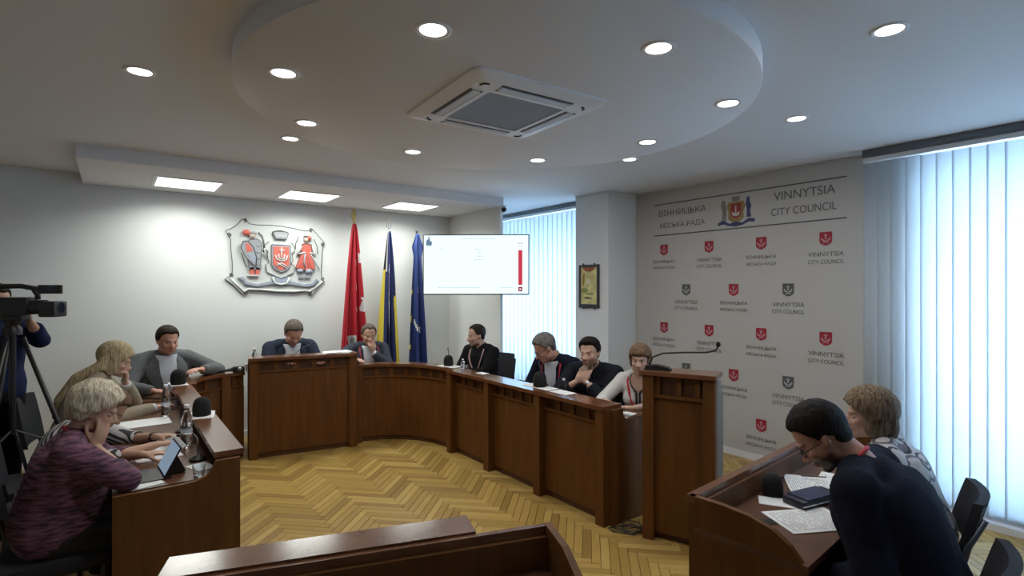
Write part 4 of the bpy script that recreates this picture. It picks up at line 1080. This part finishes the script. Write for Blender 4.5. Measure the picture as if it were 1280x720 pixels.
def stripe_b(nt, b, tc):
    w = nt.nodes.new('ShaderNodeTexWave'); w.inputs['Scale'].default_value = 13; w.bands_direction = 'DIAGONAL'; w.inputs['Distortion'].default_value = .4; nt.links.new(tc.outputs['Object'], w.inputs[0])
    r = nt.nodes.new('ShaderNodeValToRGB'); r.color_ramp.interpolation = 'CONSTANT'; r.color_ramp.elements[0].color = (.02, .02, .025, 1); r.color_ramp.elements[1].position = .5; r.color_ramp.elements[1].color = (.42, .42, .42, 1)
    nt.links.new(w.outputs['Fac'], r.inputs[0]); nt.links.new(r.outputs[0], b.inputs['Base Color'])
stripe_k = nodecloth('striped_cloth', stripe_b)
def ring_b(nt, b, tc):
    def rings(scale, r0, wd, loc):
        mp = nt.nodes.new('ShaderNodeMapping'); mp.inputs['Location'].default_value = loc; nt.links.new(tc.outputs['Object'], mp.inputs[0])
        v = nt.nodes.new('ShaderNodeTexVoronoi'); v.inputs['Scale'].default_value = scale; v.inputs['Randomness'].default_value = .8; nt.links.new(mp.outputs[0], v.inputs['Vector'])
        s = nt.nodes.new('ShaderNodeMath'); s.operation = 'SUBTRACT'; s.inputs[1].default_value = r0; nt.links.new(v.outputs['Distance'], s.inputs[0])
        a = nt.nodes.new('ShaderNodeMath'); a.operation = 'ABSOLUTE'; nt.links.new(s.outputs[0], a.inputs[0])
        l = nt.nodes.new('ShaderNodeMath'); l.operation = 'LESS_THAN'; l.inputs[1].default_value = wd; nt.links.new(a.outputs[0], l.inputs[0]); return l
    a = rings(9, .42, .055, (0, 0, 0)); c = rings(7, .48, .04, (3.3, 1.2, .4))
    m1 = nt.nodes.new('ShaderNodeMix'); m1.data_type = 'RGBA'; m1.inputs[6].default_value = (.50, .47, .46, 1); m1.inputs[7].default_value = (.045, .04, .055, 1); nt.links.new(a.outputs[0], m1.inputs[0])
    m2 = nt.nodes.new('ShaderNodeMix'); m2.data_type = 'RGBA'; m2.inputs[7].default_value = (.16, .14, .17, 1); nt.links.new(c.outputs[0], m2.inputs[0]); nt.links.new(m1.outputs[2], m2.inputs[6])
    nt.links.new(m2.outputs[2], b.inputs['Base Color'])
ring_k = nodecloth('ring_pattern_cloth', ring_b, .7)
# ---- the people
fair = (.50, .31, .23); mid = (.44, .26, .18); red = (.46, .24, .17); tand = (.40, .23, .15)
people = []
def P(*a, **k):
    c = person(*a, **k); people.append(c); return c
c1 = P('man in dark navy suit and open white collar reading at the raised central desk', (1.60, 6.14), 270, (14, 22, 26), hr=(34, 0, 0), ztop=1.36, skin=red, hair='short', hairm=h_gb, top=navy, shirt=wsh, build=1.14, belly=.15, voxel=.009,
       hands={'R': dict(at=(1.42, 5.86, .90), palm=(0, 0, -1), curl=.4, elbow=(.45, 0, -1)), 'L': dict(at=(1.80, 5.82, .90), palm=(0, 0, -1), curl=.4, elbow=(-.45, 0, -1))}, cuff=wsh)
c2 = P('greying man in slate suit with a red lanyard, left hand raised to his mouth', (2.45, 6.10), 262, (10, 16, 20), hr=(14, -4, 0), ztop=1.275, skin=mid, hair='buzz', hairm=h_gb, top=slate, shirt=wsh, build=1.10, voxel=.009, extras=[lanyard(off=.034)],
       hands={'R': dict(at=(2.16, 5.88, .90), palm=(0, 0, -1), curl=.4, elbow=(1, 0, -.3)), 'L': dict(face=(-.03, .135, -.165), dirh=(.22, -.12, 1), palmh=(.45, -1, 0), curl=(.55, 1.0, 1.15, 1.2), elbow=(-.8, .3, -1))}, cuff=wsh)
c3 = P('young man with cropped hair in a black sweater and pale lanyard, in profile', (3.37, 5.17), 196, (8, 10, 12), hr=(10, -30, 0), ztop=1.285, skin=fair, hair='buzz', hairm=h_dark, top=blk, collar=blk, build=1.04, voxel=.009, beard=.25, topname='sweater', extras=[lanyard(ribbon_w)],
       hands={'R': dict(at=(3.06, 5.32, .80), palm=(0, 0, -1), curl=.5, elbow=(.4, -.2, -1)), 'L': dict(at=(3.06, 4.98, .80), palm=(0, 0, -1), curl=.5, elbow=(-.4, -.2, -1))})
c4 = P('grey-haired man with glasses in dark suit and red lanyard bending over his papers', (3.27, 3.83), 186, (16, 28, 34), hr=(34, -32, 0), ztop=1.27, skin=red, hair='short', hairm=h_grey, top=blkt, shirt=lsh, build=1.14, glasses=black_m, extras=[lanyard(off=.034, badge=False)],
       hands={'R': dict(at=(3.04, 4.02, .80), palm=(0, 0, -1), curl=.4, elbow=(.4, -.2, -1)), 'L': dict(at=(3.02, 3.64, .80), palm=(0, 0, -1), curl=.4, elbow=(-.4, -.2, -1))})
c5 = P('bearded young man in black jacket resting his chin on his hand, wearing a watch', (3.30, 3.27), 202, (14, 24, 28), hr=(4, -2, 4), ztop=1.275, skin=fair, hair='quiff', hairm=h_black, top=blk2, collar=blk2, build=1.18, beard=.6, extras=[watch(-1, chrome_m)],
       hands={'L': dict(face=(.015, .115, -.205), dirh=(.10, -.15, 1), palmh=(.2, -1, .1), curl=(1.15, 1.2, 1.25, 1.3), elbow=(-.5, .5, -1), sleeve=.8), 'R': dict(face=(.085, .115, -.215), dirh=(-.75, .05, .55), palmh=(-.3, -1, 0), curl=.9, elbow=(.9, .4, -1), sleeve=.8)})
c6 = P('woman with a brown fringe in white blouse with black piping beside the lectern', (3.43, 2.83), 203, (8, 12, 14), hr=(4, 8, 0), ztop=1.245, female=True, skin=(.44, .27, .20), hair='fringe', hairm=h_lb, top=whb, build=.98, topname='blouse',
       hands={'R': dict(at=(3.10, 2.82, .80), palm=(0, 0, -1), curl=.4, elbow=(1, -.3, -.5), sleeve=.3), 'L': dict(at=(3.10, 2.62, .81), dir=(-.2, 1, 0), palm=(0, 0, -1), curl=.4, elbow=(-1, -.3, -.5), sleeve=.3)},
       extras=[lambda c: c['patch']('bare_neckline', [(.50, .95, -.95), (.46, .60, -.60), (.42, .32, -.32), (.385, .12, -.12), (.37, .02, -.02)], .016, skin_l((.44, .27, .20))), lanyard(off=.024), lambda c: [c['patch']('black_piping', [(.49, s*.85, s*1.0), (.46, s*.60, s*.70), (.42, s*.32, s*.40), (.385, s*.12, s*.20), (.36, s*.02, s*.09), (.05, s*.02, s*.07)], .020, black_m, nc=2) for s in (1, -1)]])
c7 = P('dark-haired man in grey tweed jacket and light striped shirt at the left corner', (.42, 5.98), 285, (8, 14, 18), hr=(12, 4, 0), ztop=1.34, skin=red, hair='short', hairm=h_dark, tuck=.07, top=grey_s, shirt=lsh, build=1.16, belly=.2,
       hands={'R': dict(at=(.30, 5.62, .80), palm=(0, 0, -1), curl=.4, elbow=(1, -.2, -.7)), 'L': dict(at=(.68, 5.83, .93), palm=(0, 0, -1), curl=.4, elbow=(-1, 0, -.4))})
c8 = P('woman with long blonde hair in taupe top covering her mouth with her hand', (.02, 5.12), 352, (12, 18, 24), hr=(22, -4, 0), ztop=1.275, female=True, skin=fair, hair='long', hairm=h_blond, top=tan, build=1.10, topname='sweater', cuff=wsh,
       hands={'L': dict(face=(-.015, .120, -.14), dirh=(.25, -.2, 1), palmh=(.3, -1, 0), curl=(.9, 1.1, 1.2, 1.2), elbow=(-.6, .5, -1)), 'R': dict(at=(.27, 4.98, .775), palm=(0, 0, -1), curl=.5, elbow=(.8, -.2, -1))})
c9 = P('woman with short white-blonde hair in purple knit, cheek propped on her hand', (-.07, 3.37), 358, (0, 6, 12), hr=(24, -8, 0), ztop=1.215, female=True, skin=mid, hair='curly', hairm=h_white, top=purple_k, build=1.16, belly=.3, voxel=.007, collar=ribbon_r, topname='cardigan',
       hands={'R': dict(face=(.072, .085, -.155), dirh=(-.12, -.05, 1), palmh=(-.8, -.6, 0), curl=(.30, .35, .42, .5), elbow=(.1, .6, -1), elbow_at=(.10, 3.20, .80), sleeve=.45), 'L': dict(at=(.13, 3.55, .79), dir=(1, -.1, 0), palm=(0, 0, -1), curl=.35, elbow=(-1, 0, -.6), sleeve=.6)})
c10 = P('person in black and white striped top leaning low behind the purple cardigan', (-.02, 3.95), 352, (10, 20, 34), hr=(46, 0, 0), ztop=1.10, female=True, skin=mid, hair='short', hairm=h_lb, top=stripe_k, build=1.08, topname='striped_top', extras=[watch(-1, black_m)],
       hands={'L': dict(at=(.22, 3.93, .79), dir=(.95, -.3, .05), palm=(0, 0, -1), curl=.35, elbow=(-1, -.2, -.5), sleeve=.30), 'R': dict(at=(.20, 3.68, .80), dir=(.95, .3, .0), palm=(0, 0, -1), curl=.45, elbow=(1, -.2, -.5), sleeve=.30)})
c11 = P('bearded man in glasses and very dark navy jacket bent over the right desk', (2.26, .95), 100, (12, 20, 32), hr=(46, 14, 0), ztop=1.235, skin=red, hair='short', hairm=h_black, top=blkt, build=1.24, beard=.92, voxel=.0065, glasses=black_m, collar=ribbon_r,
       hands={'L': dict(at=(2.16, .92, .60), palm=(0, 0, -1), curl=.4, elbow=(-.25, -.3, -1)), 'R': dict(at=(2.42, .92, .60), palm=(0, 0, -1), curl=.4, elbow=(.25, -.3, -1))})
c12 = P('woman with streaked brown bob in pale blouse printed with dark rings', (2.96, 1.03), 106, (8, 12, 20), hr=(6, 16, 0), ztop=1.20, female=True, skin=(.46, .28, .21), hair='bob', hairm=h_streak, top=ring_k, build=1.16, belly=.2, voxel=.007, topname='blouse', collar=black_m,
       hands={'L': dict(at=(2.82, 1.02, .60), palm=(0, 0, -1), curl=.4, elbow=(-.25, -.3, -1)), 'R': dict(at=(3.04, 1.04, .60), palm=(0, 0, -1), curl=.4, elbow=(.25, -.3, -1))})
c13 = P('camera operator in dark blue sweater and black trousers standing behind the video camera', (-.66, 5.17), 300, (0, 2, 6), hr=(6, 12, 0), ztop=1.73, skin=mid, hair='short', hairm=h_dark, top=nvs, standing=True, build=1.10, voxel=.009, topname='sweater', collar=nvs, trousers=cloth('black_trousers', (.008, .008, .010)),
       hands={'L': dict(at=(-.44, 4.83, 1.47), dir=(-.25, -.2, 1), palm=(-.8, -.3, 0), curl=.7, elbow=(-.9, .2, -1), elbow_at=(-.20, 5.0, 1.05), sleeve=.75), 'R': dict(at=(-.68, 4.80, 1.50), dir=(.2, -.4, 1), palm=(.8, -.3, 0), curl=.7, elbow=(.9, .2, -1))})
# ---- their chairs
cl_ = ['black office chair under the man at the raised central desk', 'black office chair under the man in the slate suit', 'black office chair under the young man in profile by the far window', 'black office chair under the grey-haired man with glasses', 'black office chair under the man with chin on hand',
       'black office chair under the woman beside the lectern', 'black office chair under the man in tweed', 'black office chair under the long-haired blonde woman', 'dark chair with thin legs under the woman in purple', 'black office chair under the person in stripes', 'black chair with grey tubes under the bearded man', 'black chair with grey tubes under the woman in ring print']
for i, c in enumerate(people[:12]):
    f = math.radians(c['ang']); s = c['E'].scale[0]
    q_ = .05 if i >= 10 else -.02; x, y = c['root'].x+q_*math.cos(f), c['root'].y+q_*math.sin(f)
    chair(x, y, c['ang'], cl_[i], kind='metal' if i >= 10 else 'office', group=None, H={0: 1.0, 10: .80, 11: .80}.get(i, .92))
chair(-.42, 4.60, 350, 'empty black office chair between the striped top and the blonde woman', H=.95)
chair(2.90, .10, 150, 'black chair cut by the right edge of the view', kind='metal', H=.92)
# ================================================================== THINGS ON THE DESKS
def paper(x, y, z, w, h, a, label, cat='paper', group=None, m=None, lines=0, tilt=(0, 0), thick=.002, name='paper_sheet', curl=.0):
    r = empty(name, (x, y, z), math.radians(a), label, cat, group)
    r.rotation_euler = (math.radians(tilt[0]), math.radians(tilt[1]), math.radians(a))
    n = 8; vs = []; fs = []
    for k in (0, 1):
        for i in range(n+1):
            for j in (0, 1):
                t = i/n; vs.append(((t-.5)*w, (j-.5)*h, thick*k+curl*4*(t-.5)**2))
    for i in range(n):
        b = 2*i; m0 = 2*(n+1); fs += [[b, b+1, b+3, b+2], [m0+b, m0+b+2, m0+b+3, m0+b+1], [b, b+2, m0+b+2, m0+b], [b+1, m0+b+1, m0+b+3, b+3]]
    fs += [[0, 2*(n+1), 2*(n+1)+1, 1], [2*n, 2*n+1, 4*n+3, 4*n+2]]
    MB().add(vs, fs).obj('sheet', m or paper_m, r)
    if lines:
        rr = random.Random(lines*7+int(x*100)); q = MB()
        for i in range(lines):
            yy = h*.44-h*.88*i/lines
            x0 = -w*.42
            while x0 < w*.40:
                l = rr.uniform(.006, .02)
                if rr.random() < .88:
                    zc = thick+.0004+curl*4*((x0+l/2)/w)**2; q.box((x0, yy-.0013, zc), (min(x0+l, w*.42), yy+.0013, zc+.0003))
                x0 += l+.004
        q.obj('printed_text', ink_m, r)['kind'] = 'stuff'
    return r
def mic_unit(x, y, z, a, label, s=1.0, sheet=True, antenna=True):
    r = empty('microphone_unit', (x, y, z+(.003 if sheet else .0005)), math.radians(a), label, 'microphone'); r.scale = (s, s, s)
    prof = [(.048, 0), (.052, .004), (.053, .045), (.050, .075), (.040, .098), (.022, .112), (.0, .117)]
    MB().lathe(prof, seg=20).obj('foam_cover', foam_m, r, smooth=True)
    if antenna:
        MB().tube([(0, 0, .10), (.004, 0, .14), (-.004, .003, .185)], .004, 8).obj('stem', dgrey_m, r, smooth=True)
        MB().ell((-.004, .003, .185), (.006, .006, .012), n=2).obj('capsule', dgrey_m, r, smooth=True)
    return r
def bottle(x, y, z, h, label, r0=.031, fill=.7, cap=white_m, group=None):
    r = empty('water_bottle', (x, y, z), 0, label, 'bottle', group)
    P_ = [(r0*.8, 0), (r0, .008), (r0, h*.22), (r0*.93, h*.26), (r0, h*.30), (r0, h*.42), (r0*.93, h*.46), (r0, h*.50), (r0, h*.62), (r0*.85, h*.74), (r0*.45, h*.86), (r0*.40, h*.92)]
    MB().lathe(P_, seg=24).obj('body', glass_m, r, smooth=True)
    MB().lathe([(r0*.45, h*.92), (r0*.48, h*.925), (r0*.48, h*.995), (r0*.40, h)], seg=18).obj('cap', cap, r, smooth='auto')
    MB().lathe([(r0*1.01, h*.32), (r0*1.015, h*.325), (r0*1.015, h*.41), (r0*1.01, h*.415)], seg=24, caps=False).obj('label_band', mat('pale_label', (.6, .66, .72), .5), r, smooth=True)
    return r
def glass_cup(x, y, z, label, h=.10, r0=.033, group=None, name='drinking_glass'):
    r = empty(name, (x, y, z), 0, label, 'glass', group)
    MB().lathe([(r0*.75, 0), (r0, h), (r0*.94, h), (r0*.70, .008)], seg=24).obj('tumbler', glass_m, r, smooth='auto'); return r
def cup(x, y, z, label, m=white_m):
    r = empty('paper_cup', (x, y, z), 0, label, 'cup')
    MB().lathe([(.022, 0), (.030, .075), (.032, .077), (.028, .074), (.021, .004)], seg=20).obj('cup_wall', m, r, smooth='auto')
    return r
# left arm
LZ = .8605
paper(.465, 5.52, LZ, .13, .22, 4, 'white sheet under the far foam microphone on the left ledge')
mic_unit(.465, 5.50, LZ, 0, 'black foam microphone on the far end of the left ledge', 1.15, antenna=False)
paper(.475, 4.06, LZ, .15, .22, -10, 'white sheet under the nearer foam microphone on the left ledge')
mic_unit(.475, 4.05, LZ, 0, 'black foam microphone on the near part of the left ledge', 1.05, antenna=False)
WZ = .7405
paper(.16, 4.62, WZ, .36, .25, 2, 'long white sheet on the left worktop in front of the blonde woman')
bottle(.325, 4.80, WZ, .235, 'clear water bottle on the left worktop, farther of the two')
bottle(.365, 3.80, WZ, .25, 'clear water bottle on the left worktop, nearer one by the ledge')
paper(.20, 3.72, WZ, .22, .30, 8, 'white sheet under the hands of the person in stripes')
ph = empty('smartphone', (.30, 3.74, .775), math.radians(18), 'pale smartphone held by the person in the striped top', 'phone'); ph.rotation_euler = (math.radians(18), math.radians(-28), math.radians(10))
MB().box((-.035, -.075, -.004), (.035, .075, .004), bev=.003).obj('casing', white_m, ph, smooth='auto')
MB().box((-.031, -.070, .0042), (.031, .070, .0048)).obj('display', mat('grey_display', (.45, .48, .50), .2), ph)
tb = empty('tablet', (.235, 3.30, WZ), math.radians(100), 'tablet standing open on its black folio keyboard on the left worktop', 'tablet')
MB().box((-.125, -.17, 0), (.125, .00, .008), bev=.002).obj('folio_cover', black_m, tb)
M_ = Matrix.Translation((0, -.035, .010)) @ Matrix.Rotation(math.radians(-28), 4, 'X')
MB().box((-.125, -.004, 0), (.125, .004, .175), M=M_, bev=.002).obj('casing', black_m, tb)
MB().box((-.117, -.0055, .010), (.117, -.0045, .167), M=M_).obj('display', emis('tablet_glow', (.42, .55, .72), .55), tb)
MB().prism([(-.03, 0), (.08, 0), (.03, .11)], (-.06, -.0, .008), (0, 1, 0), (0, 0, 1), (.12, 0, 0)).obj('kickstand', black_m, tb)
tb.rotation_euler.z = math.radians(-86); tb.scale = (.9, .9, .9)
paper(.12, 3.20, WZ, .14, .17, 15, 'small white sheet at the near end of the left worktop beside the tablet', lines=0)
paper(.385, 3.30, WZ, .10, .14, 20, 'white napkin behind the tablet on the left worktop')
gm_ = empty('desk_microphone', (.385, 3.44, WZ), 0, 'small chrome and black gooseneck microphone base beside the tablet', 'microphone')
MB().lathe([(.045, 0), (.045, .012), (.02, .024), (.012, .03)], seg=24).obj('base', black_m, gm_, smooth='auto')
MB().tube([(0, 0, .03), (0, .0, .12), (-.03, -.02, .16), (-.09, -.05, .165)], .0035, 8).obj('gooseneck', chrome_m, gm_, smooth=True)
MB().ell((-.095, -.052, .165), (.014, .008, .008), n=2).obj('capsule', black_m, gm_, smooth=True)
glass_cup(.355, 3.14, WZ, 'low clear glass near the end panel of the left worktop', .06, .03)
pw = empty('desk_microphone', (.37, 4.18, WZ), 0, 'thin black upright microphone between the two bottles on the left worktop', 'microphone')
MB().lathe([(.035, 0), (.035, .01), (.012, .02)], seg=20).obj('base', black_m, pw); MB().tube([(0, 0, .02), (0, 0, .17)], .005, 8).obj('stem', black_m, pw)
# camcorder lying on the ledge of the curved left section
vc = empty('compact_camera', (.97, 5.92, .8605), math.radians(-8), 'black compact camera with a strap lying on the left curved ledge', 'camera')
MB().box((-.01, -.035, .002), (.10, .035, .062), bev=.012).obj('body', black_m, vc, smooth='auto')
MB().tube([(-.01, 0, .035), (-.05, 0, .030), (-.16, -.01, .012)], [.022, .014, .006], 12).obj('handle', black_m, vc, smooth=True)
MB().ell((.055, -.03, .035), .024, n=3).obj('lens', mat('lens_grey', (.25, .25, .28), .15, metal=.4), vc, smooth=True)
cup(1.10, 5.90, .8605, 'small white paper cup beside the compact camera')
# centre
bottle(1.19, 6.06, .8005, .28, 'small water bottle behind the left end of the raised ledge')
gk = empty('desk_microphone', (1.50, 5.98, .8005), 0, 'gooseneck microphone slanting up in front of the man in the navy suit', 'microphone')
MB().lathe([(.05, 0), (.05, .015), (.02, .025)], seg=20).obj('base', black_m, gk); MB().tube([(0, 0, .02), (.05, 0, .18), (.14, -.02, .26), (.24, -.02, .30)], .004, 8).obj('gooseneck', dgrey_m, gk, smooth=True)
MB().tube([(.23, -.02, .297), (.262, -.02, .311)], .008, 8).obj('capsule', black_m, gk)
for k in range(3): paper(1.93+.01*k, 5.735, 1.0105+.0045*k, .27, .17, -8+5*k, ['bottom', 'middle', 'top'][k]+' sheet of the small paper pile on the right of the raised ledge', thick=.0035)
# right side
paper(2.93, 5.02, LZ, .15, .26, 12, 'white sheet under the foam microphone at the curved right corner')
mic_unit(2.93, 5.05, LZ, 0, 'black foam microphone with aerial on the curved right corner ledge', 1.0)
bottle(2.96, 4.80, LZ, .10, 'small clear bottle on the right ledge by the man in the black sweater', .022)
glass_cup(3.02, 4.84, WZ, 'clear glass behind the small bottle near the right corner', .15, .03)
paper(2.94, 4.40, LZ, .08, .12, 5, 'small white note on the right ledge')
paper(2.93, 3.50, LZ, .13, .34, 0, 'white sheet under the foam microphone on the straight right ledge', lines=8)
mic_unit(2.93, 3.50, LZ, 0, 'black foam microphone with aerial on the straight right ledge', 1.1)
bottle(3.06, 3.34, WZ, .20, 'white-capped water bottle between the two dark-haired men on the right arm', .026)
paper(2.92, 3.20, LZ, .12, .20, 0, 'white leaflet on the right ledge before the man resting his chin', lines=6)
paper(3.10, 3.86, WZ, .30, .21, 5, 'papers being read by the grey-haired man', lines=12)
paper(3.10, 2.74, WZ, .22, .16, 15, 'white sheet under the hands of the woman in the white blouse')
# lectern microphone
lm = empty('lectern_microphone', tuple(q0+lu*.06+lb*.05)+(LH-.0045,), math.radians(-62), 'black gooseneck microphone reaching right from the lectern top', 'microphone')
MB().prism([(-.06, 0), (.12, 0), (.10, .022), (.02, .035), (-.05, .030)], (0, -.035, 0), (1, 0, 0), (0, 0, 1), (0, .07, 0)).obj('base', black_m, lm)
MB().tube([(-.03, 0, .03), (-.01, 0, .085), (.06, 0, .115), (.20, 0, .128), (.34, 0, .135), (.395, 0, .150), (.41, 0, .175)], .006, 10).obj('gooseneck', black_m, lm, smooth=True)
MB().ell((.412, 0, .19), (.013, .013, .02), n=2).obj('capsule', foam_m, lm, smooth=True)
# loose cable by the lectern
rr = random.Random(4)
cb = [(2.86+.10*math.sin(t*1.7)+rr.uniform(-.02, .02)+.05*t/6, 2.50+.09*math.cos(t*2.1)+rr.uniform(-.015, .015), .008+.012*abs(math.sin(t*2.7))) for t in np.linspace(0, 11, 46)]
o_ = MB().tube(cb, .0045, 6).obj('power_cable', black_m, None, smooth=True); tag(o_, 'black cable lying tangled on the floor beside the lectern foot', 'cable')
# right foreground desk
paper(2.31, 1.02, WZ, .21, .30, 62, 'printed sheet nearest the curved end panel of the right desk', lines=22, thick=.003, m=paper_m)
nb1 = paper(2.19, 1.10, WZ-.0002, .05, .12, 62, 'dark folder edge under the printed sheet on the right desk', m=black_m, name='folder')
for k, (x, y, a) in enumerate(((2.68, 1.17, 35), (2.80, 1.10, 12))):
    paper(x, y, WZ+.004*k, .30, .21, a, ['open printed sheet behind the dark folder on the right desk', 'printed sheet by the forearm of the woman in ring print'][k], lines=18, curl=.012)
fo = empty('zip_folder', (2.52, 1.10, WZ+.001), math.radians(-12), 'thick dark blue zip folder lying on the right desk papers', 'folder')
MB().box((-.13, -.055, 0), (.13, .055, .036), bev=.010).obj('body', mat('navy_leather', (.012, .015, .03), .4), fo, smooth='auto')
MB().box((-.10, -.05, .036), (.09, .052, .042), bev=.003).obj('flap', mat('blue_leather', (.025, .035, .085), .35), fo, smooth='auto')
MB().box((-.135, -.057, .016), (.135, -.054, .020)).obj('zip', chrome_m, fo)
paper(2.39, 1.19, WZ, .10, .16, 30, 'white slip between the foam microphone and the zip folder')
mic_unit(2.46, 1.25, WZ, 0, 'dark foam microphone behind the zip folder on the right desk', .85, antenna=False, sheet=False)
pe = MB().tube([(2.76, 1.26, WZ+.022), (2.83, 1.17, WZ+.026)], .003, 6).obj('pen', dgrey_m); tag(pe, 'thin dark pen lying across the open printed sheet', 'pen')
# ================================================================== VIDEO CAMERA ON TRIPOD (left edge)
ax = math.radians(-30)
vcam = empty('video_camera', (-.52, 4.74, 1.56), ax, 'black professional video camera on a tripod at the left edge', 'camera')
def vb(a, b, nm, m=black_m, bev=.006, **k): return MB().box(a, b, bev=bev, **k).obj(nm, m, vcam, smooth='auto')
vb((-.20, -.055, -.03), (.12, .055, .085), 'body', bev=.012)
MB().tube([(.10, 0, .02), (.20, 0, .02)], .047, 20).obj('lens_barrel', black_m, vcam, smooth='auto')
vb((.19, -.062, -.045), (.29, .062, .058), 'lens_hood', bev=.014)
MB().tube([(.285, 0, .015), (.292, 0, .015)], .035, 18).obj('front_glass', mat('dark_glass', (.01, .01, .02), .05), vcam)
MB().tube([(-.16, 0, .07), (-.15, 0, .125), (-.10, 0, .155), (.05, 0, .158), (.12, 0, .145), (.15, 0, .10), (.15, 0, .07)], .016, 12).obj('carry_handle', black_m, vcam, smooth=True)
MB().tube([(.08, 0, .15), (.21, 0, .135)], .015, 10).obj('microphone', dgrey_m, vcam, smooth=True)
vb((.20, -.075, .108), (.34, -.058, .165), 'monitor', bev=.004)
vb((.215, -.077, .116), (.325, -.0755, .157), 'monitor_glass', mat('dark_glass', (.01, .01, .02)), bev=0)
MB().tube([(-.19, -.03, .05), (-.27, -.03, .065)], .024, 12).obj('viewfinder', black_m, vcam, smooth='auto')
vb((-.08, -.04, -.065), (.08, .04, -.03), 'mount_plate')
tp = empty('tripod', (-.52, 4.74, 0), ax, 'tall black tripod carrying the video camera at the left edge', 'tripod')
MB().lathe([(.05, 1.40), (.05, 1.44), (.035, 1.46), (.045, 1.494)], seg=20).obj('head', black_m, tp, smooth='auto')
MB().tube([(0, 0, .75), (0, 0, 1.41)], .018, 12).obj('centre_column', black_m, tp)
MB().tube([(-.02, 0, 1.43), (-.20, -.05, 1.20), (-.30, -.08, 1.08)], .009, 8).obj('pan_handle', black_m, tp)
for k in range(3):
    a = math.radians(30+120*k); d = Vector((math.cos(a), math.sin(a), 0))
    lg = MB().tube([Vector((0, 0, 1.38))+d*.05, Vector((0, 0, .02))+d*.46], .015, 10).obj('leg', black_m, tp, smooth=True)
    MB().tube([Vector((0, 0, .72))+d*.25, Vector((0, 0, .66))+d*.27], .021, 10).obj('clamp', dgrey_m, lg)
    MB().ell(Vector((0, 0, .02))+d*.46, .02, n=2).obj('foot', black_m, lg, smooth=True)
    MB().tube([Vector((0, 0, .78)), Vector((0, 0, .62))+d*.285], .006, 6).obj('brace', dgrey_m, tp)

# ---- groups for the repeats
GR = {'microphone_unit': 'foam microphones on the desk ledges', 'water_bottle': 'water bottles on the desks', 'paper_sheet': 'papers on the desks', 'office_chair': 'dark chairs behind the desks', 'flag': 'flags along the back wall',
      'council_desk': 'sections of the council desks', 'desk_microphone': 'small desk microphones', 'person': 'people at the meeting', 'vertical_blinds': 'blinds over the windows', 'drinking_glass': 'glasses on the desks'}
for o in list(C.objects):
    k = o.name.split('.')[0]
    if o.parent is None and k in GR: o['group'] = GR[k]
